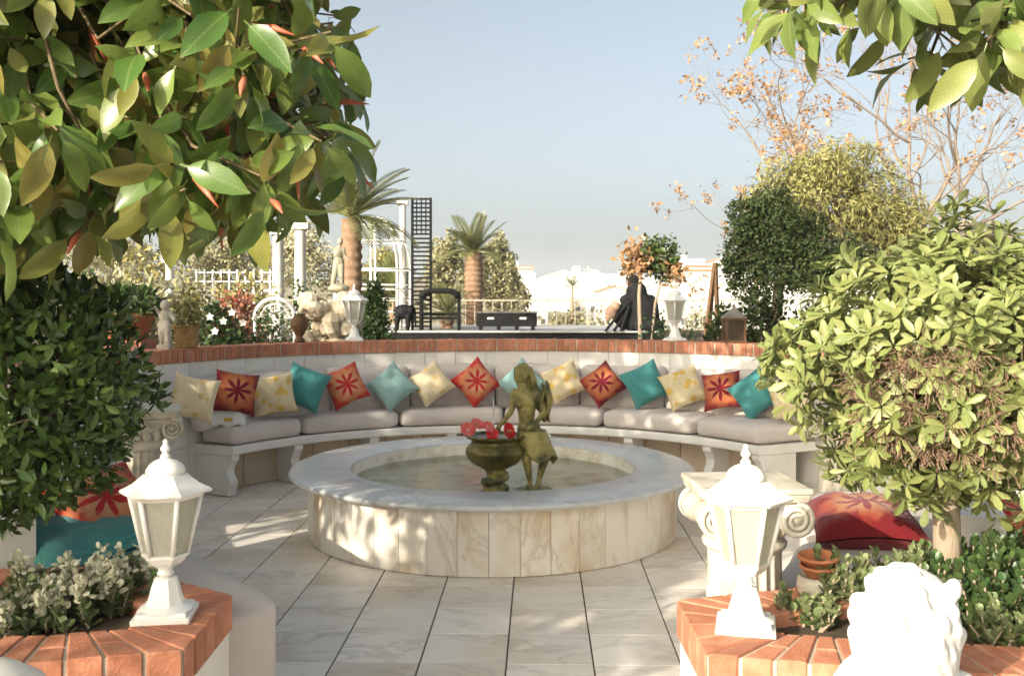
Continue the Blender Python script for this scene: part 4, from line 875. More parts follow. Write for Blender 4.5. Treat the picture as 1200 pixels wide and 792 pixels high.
# ------------------------------------------------------------------ succulents and low plants in the planters
def succulent(p, label, h, ns, spread, flowers=False, mt=None, ll=.044, group='succulents in the planters'):
    t = thing('succulent', p, label, 'plant', group); m = MB(); PP, DD, NN, SS = [], [], [], []; FP, FD = [], []
    for k in range(ns):
        a = RNG.random() * 2 * PI; r = spread * math.sqrt(RNG.random()); b = np.array([r * math.cos(a), r * math.sin(a), 0]); hh = h * RNG.uniform(.55, 1.05); e = b + np.array([RNG.normal() * .03, RNG.normal() * .03, hh])
        m.tube([b, (b + e) / 2 + RNG.normal(size=3) * .008, e], [.005, .004, .003], 5, False)
        nl = int(hh / .0075)
        for i in range(nl):
            f = .02 + .98 * i / nl; q_ = b * (1 - f) + e * f; aa = i * 2.4; rad = np.array([math.cos(aa), math.sin(aa), .35 + .9 * f * f]); PP.append(q_); DD.append(rad); NN.append((0, 0, 1)); SS.append(ll * (1.1 - .45 * f) * RNG.uniform(.8, 1.15))
        if flowers and RNG.random() < .3:
            for i in range(26): FP.append(e + RNG.normal(size=3) * np.array([.012, .012, .022]) + np.array([0, 0, .02])); FD.append(RNG.normal(size=3) + np.array([0, 0, .5]))
    m.build('stems', M_bark, t)
    PP, DD, NN, SS = map(lambda q_: np.array(q_, float), (PP, DD, NN, SS)); M = frame(DD, NN + RNG.normal(size=NN.shape) * .15)
    o = obj_of(leaves_mesh('leaves', TP_round, PP, M, SS, mt or ML_succ), 'leaves', t); o['kind'] = 'stuff'
    if FP:
        FP, FD = np.array(FP), np.array(FD); o = obj_of(leaves_mesh('blossom', TP_round, FP, frame(FD, unit(len(FD))), np.full(len(FP), .024), ML_flow), 'blossom', t); o['kind'] = 'stuff'
    return t
zs = HPL - .048
LS = [(20, 742, .08, 'succulent at the outer end of the planter of the dark laurel'), (62, 735, .11, 'pale flowering succulent between the outer one and the lantern plants'), (100, 722, .13, 'tall pale flowering succulent below the lying teal pillow'), (140, 712, .12, 'flowering succulent touching the lantern base side'), (40, 715, .13, 'upright succulent behind the pale flowering ones')]
for x, y, h, lab in LS: p = on(x, y, zs); p.y += .03; succulent(p, lab, h, 28, .13, True)
for x, y, h, lab in [(955, 738, .10, 'pale succulent between the sunlit lantern and the lion statue'), (992, 722, .19, 'tall pale succulent under the terracotta bowls'), (1070, 700, .17, 'low succulent at the foot of the bare trunk'), (1195, 770, .14, 'pale succulent beside the brick rim far from the lantern')]:
    p = on(x, y, zs); p.y += .05; succulent(p, lab, h, 22, .085)
for x, y, h, lab in [(1150, 735, .19, 'bushy dark green plant right of the lion statue'), (1185, 705, .2, 'leafy green plant behind the bushy one near the bare trunk')]:
    p = on(x, y, zs); p.y += .05; succulent(p, lab, h, 34, .13, mt=ML_green, ll=.05)

# ------------------------------------------------------------------ garden behind the wall
GT = .62
def ground_pt(x, d, z=GT): p = at(x, 0, d); p.z = z; return p
def tree(name, label, cat, base, blobs, ll, mt, tpl=TP_q, trunk=None, tm=None, group=None, up=.2, droop=0., clump=True):
    """blobs: (centre, radii, leaves) in world metres; leaves fill each blob, denser to its outside"""
    t = thing(name, base, label, cat, group); B = np.array(base); PP, UU = [], []
    sub_ = []
    for c, r, n in blobs:                       # break each mass of leaves into uneven clumps
        if n < 700 or not clump: sub_.append((c, r, n)); continue
        sub_.append((c, tuple(np.array(r) * .8), n // 3)); K = 16
        for u in unit(K): k_ = RNG.uniform(.26, .46); sub_.append((tuple(np.array(c) + u * np.array(r) * RNG.uniform(.62, .86)), tuple(np.array(r) * k_ * RNG.uniform(.8, 1.2, 3)), int(n * .67 / K)))
    for c, r, n in sub_:
        U = unit(n); c = np.array(c); r = np.array(r); ph = RNG.random(3) * 6
        wob = 1 + .24 * np.sin(U[:, 0] * 6 + ph[0]) * np.sin(U[:, 2] * 5 + ph[1]) + .15 * np.sin(U[:, 1] * 10 + U[:, 2] * 9 + ph[2])
        clump = np.sin(U[:, 0] * 8 + ph[1]) * np.sin(U[:, 2] * 9 + ph[2]) * np.sin(U[:, 1] * 8 + ph[0])
        dep = (1 - RNG.random(n) ** 1.6 * .55) * np.where(clump < -.25, .85, 1.); PP.append(c + U * r * (wob * dep)[:, None]); UU.append(U)
    PP, UU = np.concatenate(PP), np.concatenate(UU); n = len(PP); D = UU * .6 + RNG.normal(size=(n, 3)) * .7 + np.array([0, 0, up - droop]); M = frame(D, UU + RNG.normal(size=(n, 3)) * .5)
    o = obj_of(leaves_mesh('crown', tpl, PP - B, M, ll * RNG.uniform(.55, 1.2, n), mt), 'crown', t); o['kind'] = 'stuff'
    if trunk:
        m = MB(); rr = random.Random(n)
        for tr in (trunk if isinstance(trunk[0], list) else [trunk]):
            m2 = MB(); m2.tube([Vector(q_[0]) - Vector(base) for q_ in tr], [q_[1] for q_ in tr], 8); m2.build('trunk', tm or M_barkd, t, True)
        top = Vector((trunk[0] if isinstance(trunk[0], list) else trunk)[-1][0]); m = MB()
        for c, r, k in blobs:
            for _ in range(7):
                u = Vector(unit(1)[0]); e = Vector(c) + Vector((u.x * r[0], u.y * r[1], u.z * r[2])) * .8; m.tube([top - Vector(base), top.lerp(e, .5) - Vector(base) + Vector((0, 0, .05)), e - Vector(base)], [.02, .012, .005], 5, False)
        o = m.build('branches', tm or M_barkd, t); o['kind'] = 'stuff'
    return t
def bush(x0, x1, y0, y1, d, mt, label, n=500, ll=.07, tpl=TP_q, dep=.8, name='shrub', group='shrubs in the garden', z0=None):
    a, b = at(x0, y1, d), at(x1, y0, d); zb = GT if z0 is None else z0; c = ((a.x + b.x) / 2, d, (b.z + min(a.z, zb + .1)) / 2); r = ((b.x - a.x) / 2, (b.x - a.x) / 2 * dep, (b.z - min(a.z, zb + .1)) / 2)
    return tree(name, label, 'shrub', (c[0], d, zb), [(c, r, n)], ll, mt, tpl, trunk=[((c[0], d, zb), .03), ((c[0], d, c[2]), .02)], group=group)
# potted plant on a pier
p = at(149, 398, 11); t = thing('potted_plant', (p.x, 11, GT), 'large terracotta pot of mixed green plants on a brick pier', 'potted plant')
MB().box((0, 0, (p.z - GT) / 2), (.5, .5, p.z - GT)).build('pier', M_brick, t)
m = MB(); z = p.z - GT; m.lathe([(.2, z), (.23, z + .02), (.275, z + .22), (.30, z + .24), (.305, z + .29), (.28, z + .295), (.26, z + .25), (0, z + .25)], 28); m.build('pot', M_terra, t, True)
U = unit(900); P = U * np.array([.36, .3, .2]) + np.array([0, 0, z + .36]); P = P[P[:, 2] > z + .26]; o = obj_of(leaves_mesh('foliage', TP_thin, P, frame(RNG.normal(size=P.shape) + [0, 0, .8], RNG.normal(size=P.shape)), RNG.uniform(.07, .16, len(P)), ML_green), 'foliage', t); o['kind'] = 'stuff'
# small things on the coping
q_ = coping_at(193, .1); m = MB(); s = .4
t = thing('cherub_statue', q_, 'small weathered white cherub statue on the coping before the big pot', 'statue')
m.box((0, 0, .02), (.1, .1, .04)); m.cap((-.02, 0, .04), (-.025, 0, .16), .022, .034); m.cap((.025, 0, .04), (.02, 0, .16), .022, .034); m.ell((0, 0, .2), (.055, .045, .07)); m.ell((0, 0, .275), (.05, .042, .06)); m.ell((.005, -.005, .365), (.042, .042, .048)); m.cap((.045, 0, .30), (.085, -.02, .24), .018, .013); m.cap((-.045, 0, .30), (-.07, -.02, .35), .018, .013); m.cap((0, 0, .3), (0, 0, .35), .02, .02)
voxel(m.build('body', M_stone, t, True), .006, 2)
q_ = coping_at(219, .1); t = thing('woven_pot', q_, 'square woven pot with pale green plant on the coping', 'pot')
m = MB(); m.box((0, 0, .09), (.15, .15, .18), taper=1.12); m.box((0, 0, .185), (.185, .185, .02)); bevel(m.build('pot', mat('woven cane', [(.22, .12, .04), (.4, .25, .1)], .8, 40, bump=.8, bscale=60), t), .006)
P = RNG.normal(size=(420, 3)) * np.array([.07, .07, .10]) + np.array([0.02, 0, .30]); o = obj_of(leaves_mesh('foliage', TP_q, P, frame(RNG.normal(size=P.shape) + [0, 0, .6], RNG.normal(size=P.shape)), RNG.uniform(.03, .06, len(P)), ML_conif), 'foliage', t); o['kind'] = 'stuff'
q_ = coping_at(351, .12); t = thing('stone_urn', q_, 'small dark brown urn on the coping beside the rockery', 'urn')
m = MB(); m.lathe([(.05, 0), (.055, .02), (.03, .05), (.05, .09), (.085, .15), (.09, .19), (.06, .24), (.05, .26), (.06, .275), (.0, .27)], 20); m.build('body', M_wood, t, True)
M_darkpane = mat('dark interior pane', [(.03, .02, .012), (.07, .05, .03)], .15, 8, spec=.6)  # opaque dark panes, the shade inside the lantern put into their colour
q_ = coping_at(860, .12); t = thing('candle_lantern', q_, 'brown wooden candle lantern with metal roof on the coping', 'lantern')
m = MB(); m.box((0, 0, .012), (.20, .20, .024)); m.build('base', M_wood, t)
for a, b in ((-1, -1), (1, -1), (1, 1), (-1, 1)): MB().box((a * .085, b * .085, .12), (.022, .022, .20)).build('post', M_wood, t)
MB().box((0, 0, .225), (.21, .21, .02)).build('top_frame', M_wood, t); m = MB(); m.lathe([(.15, .235), (.09, .28), (.03, .32), (.02, .33), (.022, .35), (.008, .37)], 4, rot=PI / 4); m.build('roof', mat('dull tin', [(.2, .17, .14), (.3, .27, .23)], .5, 9, metal=.5), t)
for k in range(4):
    o = MB().box((0, .086, .12), (.15, .003, .19)).build('pane', M_darkpane, t); o.rotation_euler.z = k * PI / 2
MB().lathe([(.03, .024), (.03, .11)], 14).build('candle', M_statue, t, True)

# shrubs and flowers
bush(228, 290, 357, 412, 10.5, ML_green, 'dark green shrub with white flowers next to the woven pot', 1100, .07)
bush(280, 350, 366, 412, 10.7, ML_green, 'low dark green shrub under the white iron arch', 900, .06)
bush(250, 312, 335, 385, 12.2, ML_redl, 'copper red shrub behind the flowering dark green one', 800, .09)
bush(240, 330, 312, 372, 13.6, ML_yel, 'golden shrub behind the copper red one', 1000, .09)
bush(95, 200, 312, 372, 13.2, ML_cream, 'feathery cream grasses behind the big terracotta pot', 1500, .22, TP_thin)
bush(335, 380, 335, 385, 13.2, ML_green, 'green shrub between the white iron arch and rockery', 600, .08)
bush(180, 250, 322, 380, 14.5, ML_conif, 'yellow green shrub behind the cherub statue', 700, .1)
bush(120, 215, 290, 345, 17, ML_yel, 'tall golden hedge behind the cream grasses', 900, .12)
bush(40, 135, 315, 400, 12.4, ML_green, 'green shrub between the dark laurel and the big pot', 900, .09)
for k, (x, y) in enumerate([(246, 371), (262, 376), (285, 378), (252, 388), (272, 366)]):
    p = at(x, y, 10.1); f = thing('white_flower', p, 'small white flower on the dark green shrub next to the woven pot', 'flower', 'white flowers on the dark shrub')
    for i in range(5): o = MB().add([(0, 0, 0), (.018, -.012, .02), (0, -.015, .045), (-.018, -.012, .02)], [(0, 1, 2, 3)]).build('petal', M_lamp, f); o.rotation_euler = (0, i * 2 * PI / 5, 0)
bush(425, 456, 326, 402, 10.9, ML_green, 'narrow clipped dark hedge column beside the white coping lantern', 3600, .05, name='hedge_column')
bush(436, 462, 358, 402, 10.8, ML_green, 'small clipped hedge ball at the foot of the hedge column', 600, .05)
bush(820, 868, 352, 405, 10.9, ML_dark, 'dark bush between the wooden lantern and the white coping lantern', 900, .07)
bush(862, 930, 338, 405, 11.2, ML_dark, 'dark bush behind the wooden candle lantern', 1300, .08)
bush(775, 830, 374, 405, 10.7, ML_green, 'low green edging bush behind the coping lantern', 500, .05)
bush(745, 788, 370, 405, 11.0, ML_green, 'low green bush at the foot of the citrus tree', 500, .05)
bush(925, 1010, 350, 420, 11.5, ML_dark, 'dark bush behind the clipped tree and the curved wall', 900, .08)
bush(1000, 1200, 330, 430, 12.5, ML_green, 'wide green hedge behind the clipped tree', 1600, .1)
# white iron arch
p = ground_pt(322, 11.9); t = thing('iron_arch', p, 'white rounded iron garden arch behind the low shrub', 'garden arch'); c = at(322, 372, 11.9).z - GT
for r, w in ((.24, .026), (.17, .012)):
    m = MB(); m.tube([(r * math.cos(a), 0, c + r * .95 * math.sin(a)) for a in [PI * i / 24 for i in range(25)]], w, 8); m.build('hoop', M_lamp, t, True)
for s_ in (-1, 1): MB().tube([(s_ * .24, 0, 0), (s_ * .24, 0, c)], .02, 8).build('leg', M_lamp, t, True)
for k in range(7):
    a = PI * (k + .5) / 7; MB().tube([(.06 * math.cos(a), 0, c + .06 * math.sin(a)), (.17 * math.cos(a), 0, c + .16 * math.sin(a))], .006, 6).build('spoke', M_lamp, t)
MB().tube([(-.24, 0, c), (.24, 0, c)], .014, 6).build('crossbar', M_lamp, t)
# rockery with a boy statue
p = ground_pt(386, 12.3); t = thing('rockery', p, 'pale stone rockery with a basin behind the coping lantern', 'rockery'); rr = random.Random(5); Mr = mat('pale rock', [(.28, .22, .15), (.5, .42, .31), (.6, .53, .42)], .9, 6, bump=.6, objrand=.2)
for k in range(64):
    h = rr.random() ** .7; x = rr.uniform(-.44, .44) * (1 - .35 * h); z = h * 1.02; m = MB(); s = rr.uniform(.08, .15)
    m.ell((0, 0, 0), (s * rr.uniform(.8, 1.3), s, s * rr.uniform(.55, .9)), 7, 5); m.v = [tuple(c * rr.uniform(.82, 1.15) for c in v) for v in m.v]
    o = m.build('rock', Mr, t, loc=(x, rr.uniform(-.25, .3) * (1 - .5 * h), z)); o.rotation_euler = (rr.random() * 3, rr.random() * 3, rr.random() * 3)
m = MB(); m.lathe([(.2, 0), (.3, .1), (.34, .2), (.33, .22), (.28, .18), (0, .16)], 24); m.build('basin', M_stone, t, True, loc=(.05, -.42, 0))
p = Vector((at(397, 338, 12.5).x, 12.5, at(397, 338, 12.5).z)); t = thing('boy_statue', p, 'weathered statue of a standing boy on top of the rockery', 'statue'); m = MB()
m.ell((0, 0, 0), (.14, .14, .06)); m.cap((-.08, 0, .02), (-.03, 0, .30), .03, .045); m.cap((.04, 0, .02), (.03, 0, .30), .03, .045); m.ell((0, 0, .34), (.075, .055, .06)); m.ell((0, 0, .45), (.07, .05, .09)); m.cap((0, 0, .5), (.015, 0, .55), .025, .022); m.ell((.02, -.01, .60), (.038, .042, .048)); m.cap((.06, 0, .5), (.09, -.03, .40), .022, .018); m.cap((.09, -.03, .40), (.14, -.05, .36), .018, .014); m.cap((-.06, 0, .5), (-.11, 0, .53), .022, .016); m.cap((-.11, 0, .53), (-.20, 0, .53), .016, .012)
voxel(m.build('body', mat('green stone', [(.14, .13, .09), (.36, .33, .24), (.45, .42, .33)], .8, 7, bump=.3), t, True), .008, 2)

# palms and cycads
def frond_mesh(L_, curve, n=22, wid=.28, tip=.05):
    PP, DD, NN, SS = [], [], [], []; m = MB(); pts = []
    for i in range(13): f = i / 12; pts.append(Vector((0, L_ * f * (1 - .18 * curve * f), L_ * (.42 * f - .55 * curve * f * f))))
    m.tube(pts, [.022 * (1 - .8 * i / 12) * L_ ** .5 for i in range(13)], 5, False); V, Fc = list(m.v), list(m.f)
    for k in range(n):
        f = .12 + .86 * k / n; i = min(11, int(f * 12)); e = f * 12 - i; p = pts[i].lerp(pts[i + 1], e); tg = (pts[i + 1] - pts[i]).normalized(); ll = wid * L_ * (math.sin(PI * min(1, .18 + .8 * f)) ** .6)
        for s_ in (-1, 1):
            d = (Vector((s_, 0, 0)) + tg * .75 + Vector((0, 0, .18))).normalized(); w = tg * .018 * L_; b = len(V); V += [tuple(p - w), tuple(p + d * ll * .5 + w * .6), tuple(p + d * ll + Vector((0, 0, -.12 * ll))), tuple(p + d * ll * .5 - w)]; Fc.append((b, b + 1, b + 2, b + 3))
    me = bpy.data.meshes.new('frond'); me.from_pydata(V, [], Fc); me.materials.append(ML_palm); me.update(); return me
def palm(name, label, base, h, tr, L_, nf, dia=True, group='palms and cycads', lean=0):
    t = thing(name, base, label, 'palm', group); me = [frond_mesh(L_, c) for c in (.3, .55, .85)]; rr = random.Random(nf)
    if h > .3:
        m = MB(); N = int(h / .09); pr = []
        for i in range(N): z = h * i / N; pr += [(tr * (1.0 if i % 2 else 1.14) * (1.05 - .1 * i / N), z), (tr * (1.12 if i % 2 else .98), z + h / N * .6)]
        m.lathe(pr, 16); o = m.build('trunk', mat('palm trunk', [(.20, .12, .075), (.34, .22, .14)], .95, 12, bump=1.), t, True)
    for k in range(nf):
        e = rr.random(); o = obj_of(me[0 if e < .35 else (1 if e < .7 else 2)], 'frond', t); o.location = (0, 0, h); tilt = R(58 - 80 * e + rr.uniform(-6, 6)); o.rotation_euler = (tilt, 0, k * 2.4 + rr.uniform(-.2, .2)); o.scale = [rr.uniform(.85, 1.1)] * 3
    return t
palm('palm_tree', 'palm tree with thick trunk and long fronds beside the white gazebo', ground_pt(412, 19), at(0, 255, 19).z - GT, .19, 1.55, 30)
palm('palm_tree', 'stout palm tree with a round crown behind the black stage furniture', ground_pt(555, 34, -.3), at(0, 296, 34).z + .3, .30, 1.55, 38)
palm('cycad', 'low cycad with spreading fronds beside the black lattice tower', ground_pt(464, 31), .95, .2, 1.5, 26)
palm('cycad', 'dark low cycad behind the black canopy seat', ground_pt(524, 26), .62, .16, 1.0, 22)
# trees behind the stage
def olive(x0, x1, y0, y1, d, label, mt=ML_olive, n=3600, ll=.17, zb=-2):
    a, b = at(x0, y1, d), at(x1, y0, d); c = ((a.x + b.x) / 2, d, (a.z + b.z) / 2); r = ((b.x - a.x) / 2, (b.x - a.x) * .4, (b.z - a.z) / 2); w = r[0]
    return tree('background_tree', label, 'tree', (c[0], d, zb), [((c[0] - w * .4, d, c[2] - r[2] * .1), (r[0] * .65, r[1], r[2] * .8), n // 2), ((c[0] + w * .4, d, c[2] - r[2] * .15), (r[0] * .65, r[1], r[2] * .75), n // 2), ((c[0], d, c[2] + r[2] * .35), (r[0] * .6, r[1], r[2] * .65), n // 2)], ll, mt, trunk=[((c[0], d, zb), .12), ((c[0], d, c[2]), .08)], group='trees behind the stage')
olive(496, 552, 268, 372, 43, 'pale olive tree left of the stout palm trunk')
olive(560, 608, 272, 372, 44, 'pale olive tree right of the stout palm trunk')
olive(572, 622, 318, 376, 50, 'small brownish tree in front of the white houses')
olive(300, 400, 262, 352, 30, 'pale tree behind the white columns', ML_cream, 4200, .12)
olive(200, 310, 270, 352, 32, 'pale tree behind the golden hedge', ML_olive, 4200, .12)
olive(60, 210, 262, 350, 34, 'pale tree behind the cream grasses', ML_olive, 4200, .12)
olive(420, 480, 290, 362, 33, 'golden tree seen through the white gazebo', ML_yel, 3000, .13)
for x0, x1, y0, d, lab in [(640, 672, 366, 33, 'low dry bush beyond the railing near the black case'), (662, 690, 355, 33.5, 'taller dry bush in the middle beyond the railing'), (688, 724, 363, 33, 'dry bush beyond the railing near the covered heap'), (800, 832, 360, 33, 'dry bush beyond the railing behind the coping lantern'), (722, 760, 366, 34, 'dry bush beyond the railing behind the citrus tree'), (604, 640, 368, 33, 'dry bush beyond the railing behind the black case')]:
    bush(x0, x1, y0, 398, d, ML_olive, lab, 500, .16, group='dry bushes beyond the railing', z0=-.6)

# white gazebo, columns and trellis
p = ground_pt(437, 25); t = thing('gazebo', p, 'white domed iron gazebo behind the palm trunk', 'gazebo'); zt = at(0, 332, 25).z - GT + .35; rg = .95
for k in range(8):
    a = k * PI / 4 + .2; MB().tube([(rg * math.cos(a), rg * math.sin(a), 0), (rg * math.cos(a), rg * math.sin(a), zt)], .035, 6).build('post', M_lamp, t)
    MB().tube([(rg * math.cos(a) * math.cos(e), rg * math.sin(a) * math.cos(e), zt + 1.35 * math.sin(e)) for e in [PI / 2 * i / 10 for i in range(11)]], .028, 6).build('rib', M_lamp, t)
for z, r in ((zt, rg), (zt - .5, rg), (zt + .7, rg * .85), (zt + 1.1, rg * .58)):
    MB().tube([(r * math.cos(a), r * math.sin(a), z) for a in [2 * PI * i / 32 for i in range(33)]], .024, 6, False).build('ring', M_lamp, t)
for z in [.3 + .35 * k for k in range(int(zt / .35))]: MB().tube([(rg * math.cos(a), rg * math.sin(a), z) for a in [2 * PI * i / 32 for i in range(33)]], .012, 5, False).build('lattice_ring', M_lamp, t)
for k, (x, y, d, r, lab) in enumerate([(326, 268, 16, .10, 'white column with lamp behind the golden shrub'), (352, 262, 17, .11, 'cream column under the rubber tree leaves'), (199, 300, 15, .07, 'thin white column behind the cherub statue'), (472, 236, 26, .10, 'white column behind the black lattice tower')]):
    h = at(0, y, d).z - GT; t = thing('garden_column', ground_pt(x, d), lab, 'column', 'white garden columns'); m = MB(); m.box((0, 0, .06), (r * 3, r * 3, .12)); m.build('base', M_plaster, t)
    MB().lathe([(r * 1.2, .12), (r, .2), (r * .85, h - .15), (r * 1.1, h - .1)], 20).build('shaft', M_plaster, t, True); MB().box((0, 0, h - .05), (r * 2.8, r * 2.8, .1)).build('capital', M_plaster, t)
p = ground_pt(278, 18); t = thing('trellis', p, 'white square trellis screen behind the golden shrub', 'trellis'); h = at(0, 316, 18).z - GT
for k in range(11): MB().box((-.75 + .15 * k, 0, h / 2), (.025, .02, h)).build('upright', M_lamp, t)
for k in range(9): MB().box((0, .021, .15 + (h - .2) * k / 8), (1.56, .02, .025)).build('slat', M_lamp, t)

# ------------------------------------------------------------------ stage, railing and black furniture
HST = .83
m = MB(); m.prism([(-3.6, 24.0), (3.6, 23.9), (3.6, 28.9), (-3.6, 28.9)], HST - .04, HST); st_ = thing('stage', (0, 24, GT), 'low open-air stage platform with black skirt behind the wall', 'stage')
o = m.build('deck', mat('grey deck', [(.34, .34, .34), (.46, .45, .43)], .6, 2), st_); o.location = (0, -24, -GT)
MB().box((0, .02, (HST - GT) / 2 - .02), (7.1, .04, HST - GT - .045)).build('skirt', M_dark, st_)
t = thing('railing', (0, 29.6, GT), 'thin metal railing along the terrace edge behind the stage', 'railing'); zr = at(0, 352, 29.6).z - GT; Mrail = mat('railing paint', [(.28, .25, .19), (.36, .33, .26)], .6, 5)
MB().box((1.5, 0, zr), (17, .06, .05)).build('top_rail', Mrail, t); MB().box((1.5, 0, .06), (17, .04, .04)).build('bottom_rail', Mrail, t); me = MB().box((0, 0, zr / 2), (.026, .026, zr - .05)).mesh('baluster', Mrail)
for k in range(62): o = obj_of(me, 'baluster', t); o.location.x = -6.9 + .275 * k
# lattice tower
d = 24.6; p = ground_pt(494, d, HST); h = at(0, 232, d).z - HST; w = .46; t = thing('lattice_tower', p, 'tall narrow black lattice tower on the stage', 'screen')
for s_ in (-1, 1):
    for y in (-.1, .1): MB().box((s_ * w / 2, y, h / 2), (.045, .045, h)).build('upright', M_dark, t)
for k in range(30): MB().box((0, -.1, .1 + (h - .14) * k / 29), (w, .03, .045)).build('slat', M_dark, t)
for k in range(3): MB().box((-w / 4 + w / 4 * k, -.065, h - .45), (.03, .03, .9)).build('thin_upright', M_dark, t)
# canopy seat
p = ground_pt(516, 24.5, HST); h = at(0, 336, 24.5).z - HST; t = thing('canopy_seat', p, 'black metal canopy seat with padded arched top', 'seat')
for a in (-1, 1):
    for b in (-1, 1): MB().box((a * .47, b * .3, h * .45), (.05, .05, h * .9)).build('leg', M_dark, t)
m = MB(); m.grid(lambda u, v: ((u - .5) * 1.02, (v - .5) * .72, h * .78 + .2 * (1 - abs(2 * u - 1) ** 5)), 25, 3); o = m.build('canopy', M_dark, t, True); s_ = o.modifiers.new('solid', 'SOLIDIFY'); s_.thickness = .13
MB().box((0, .3, h * .36), (.92, .03, .06)).build('rail', M_dark, t); MB().box((0, -.3, h * .30), (.92, .03, .03)).build('rail', M_dark, t); MB().box((0, 0, h * .28), (.94, .56, .05)).build('seat', M_dark, t)
# black animal-shaped sculpture
p = ground_pt(474, 24.4, HST); t = thing('animal_sculpture', p, 'black elephant-like sculpture standing on the stage edge', 'sculpture'); m = MB()
m.ell((-.04, 0, .46), (.24, .16, .19)); m.ell((.16, 0, .5), (.12, .12, .14)); m.cap((.24, 0, .45), (.28, 0, .12), .05, .025)
for a in (-.17, .1):
    for b in (-.08, .08): m.cap((a, b, .36), (a - .02, b, .04), .07, .05)
m.ell((.15, -.11, .5), (.07, .02, .1)); m.cap((-.26, 0, .5), (-.3, 0, .3), .02, .012); voxel(m.build('body', M_dark, t, True), .02, 2)
# long black case on legs
p = ground_pt(594, 24.6, HST); t = thing('flight_case', p, 'long black equipment case on short feet on the stage', 'case')
m = MB(); m.box((0, 0, .27), (1.5, .5, .34)); bevel(m.build('body', M_dark, t), .02); MB().box((0, 0, .447), (1.54, .54, .03)).build('lid', mat('worn black edge', [(.03, .03, .03), (.2, .19, .17)], .5, 9), t)
for a in (-.65, -.2, .25, .65): MB().box((a, -.18, .05), (.1, .08, .1)).build('foot', M_dark, t)
for a in (-.4, .4): MB().box((a, -.262, .3), (.16, .03, .05)).build('handle', M_lamp, t)
# covered heap with splayed legs
p = ground_pt(743, 24.3, HST); t = thing('covered_equipment', p, 'black cloth-covered heap with splayed stand legs beside the citrus tree', 'equipment'); hh = at(0, 322, 24.3).z - HST
m = MB()
for x, y, z, a, b, c in ((.0, 0, hh - .16, .17, .15, .17), (.06, 0, hh - .45, .27, .22, .3), (.12, 0, hh - .8, .36, .28, .4), (.18, 0, .4, .46, .34, .42), (.22, 0, .12, .52, .36, .16), (-.18, -.1, hh - .62, .2, .12, .14), (.42, .05, .5, .2, .2, .4), (-.3, -.1, .35, .22, .2, .3)): m.ell((x, y, z), (a, b, c), 14, 10)
rr = random.Random(8)
for k in range(16): a = rr.uniform(0, 6.3); m.cap((.12 + .2 * math.cos(a), .18 * math.sin(a), hh * .6), (.2 + .5 * math.cos(a), .36 * math.sin(a), .03), .05, .06, 8)
voxel(m.build('cover', mat('black cloth', [(.010, .010, .011), (.022, .022, .023)], .95, 6, spec=.1), t, True), .035, 3)
for x1, z0 in ((-.75, .75), (-.55, .55), (-.38, .6)): MB().tube([(-.15, -.3, z0), (x1, -.45, .0)], .035, 6).build('leg', M_dark, t)
MB().ell((-.60, -.35, .46), (.15, .12, .17), 10, 8).ell((-.5, -.33, .60), (.13, .1, .12), 10, 8).ell((-.68, -.36, .33), (.08, .08, .1), 10, 8).build('bag', mat('tan bag', [(.30, .18, .12), (.38, .25, .18)], .8, 10), t, True)
# leaning wooden easel post
p = ground_pt(830, 15); h = at(0, 308, 15).z - GT; t = thing('easel', p, 'dark wooden easel leaning beside the shaded tree', 'easel')
MB().tube([(-.1, 0, 0), (.10, 0, h)], .035, 4).build('leg', M_wood, t); MB().tube([(.16, 0, 0), (.11, 0, h)], .035, 4).build('leg', M_wood, t); MB().tube([(.05, .4, 0), (.105, .02, h)], .03, 4).build('leg', M_wood, t); MB().box((.06, -.04, h * .4), (.3, .04, .05)).build('shelf', M_wood, t)

# ------------------------------------------------------------------ trees on the right
d = 12.6
def pxb(x, y, rx, ry, d, n, dep=.8): p = at(x, y, d); return (tuple(p), (rx / F * d, rx / F * d * dep, ry / F * d), n)
tree('citrus_tree', 'small citrus tree with dark and orange foliage behind the coping', 'tree', ground_pt(752, d), [pxb(778, 305, 21, 27, d, 520), pxb(764, 300, 18, 24, d, 260)], .085, ML_citrus, trunk=[[(ground_pt(752, d), .035), (at(749, 345, d), .025), (at(752, 305, d), .015)], [(ground_pt(760, d), .02), (at(768, 355, d), .018), (at(778, 315, d), .012)]], tm=M_bark)
t = bpy.data.objects['citrus_tree']; P = []
for x, y, r, n in ((742, 292, 13, 130), (748, 310, 16, 170), (738, 312, 10, 60), (790, 322, 12, 120)): c = np.array(at(x, y, d - .1)); P.append(c + RNG.normal(size=(n, 3)) * r / F * d * np.array([.55, .5, .6]))
P = np.concatenate(P) - np.array(t.location); o = obj_of(leaves_mesh('dry_leaves', TP_q, P, frame(RNG.normal(size=P.shape), RNG.normal(size=P.shape)), RNG.uniform(.05, .1, len(P)), ML_oran), 'dry_leaves', t); o['kind'] = 'stuff'; o['label'] = 'orange yellow dried leaves'
d = 13.6
tree('shaded_crown', 'shaded lower crown behind the curved wall, shade put into dark leaves', 'tree', ground_pt(900, d), [pxb(878, 268, 30, 40, d, 2600), pxb(912, 278, 46, 50, d, 5000), pxb(948, 296, 50, 46, d, 4200), pxb(880, 318, 36, 34, d, 2400), pxb(925, 312, 60, 36, d, 3000), pxb(992, 312, 40, 40, d, 2000), pxb(905, 238, 24, 24, d, 700), pxb(862, 300, 18, 30, d, 700)], .06, ML_dark, trunk=[(ground_pt(905, d), .09), (at(912, 340, d), .07), (at(925, 290, d), .05)])  # dark leaf colour stands in for shade on the tree's lower half
d = 16.5
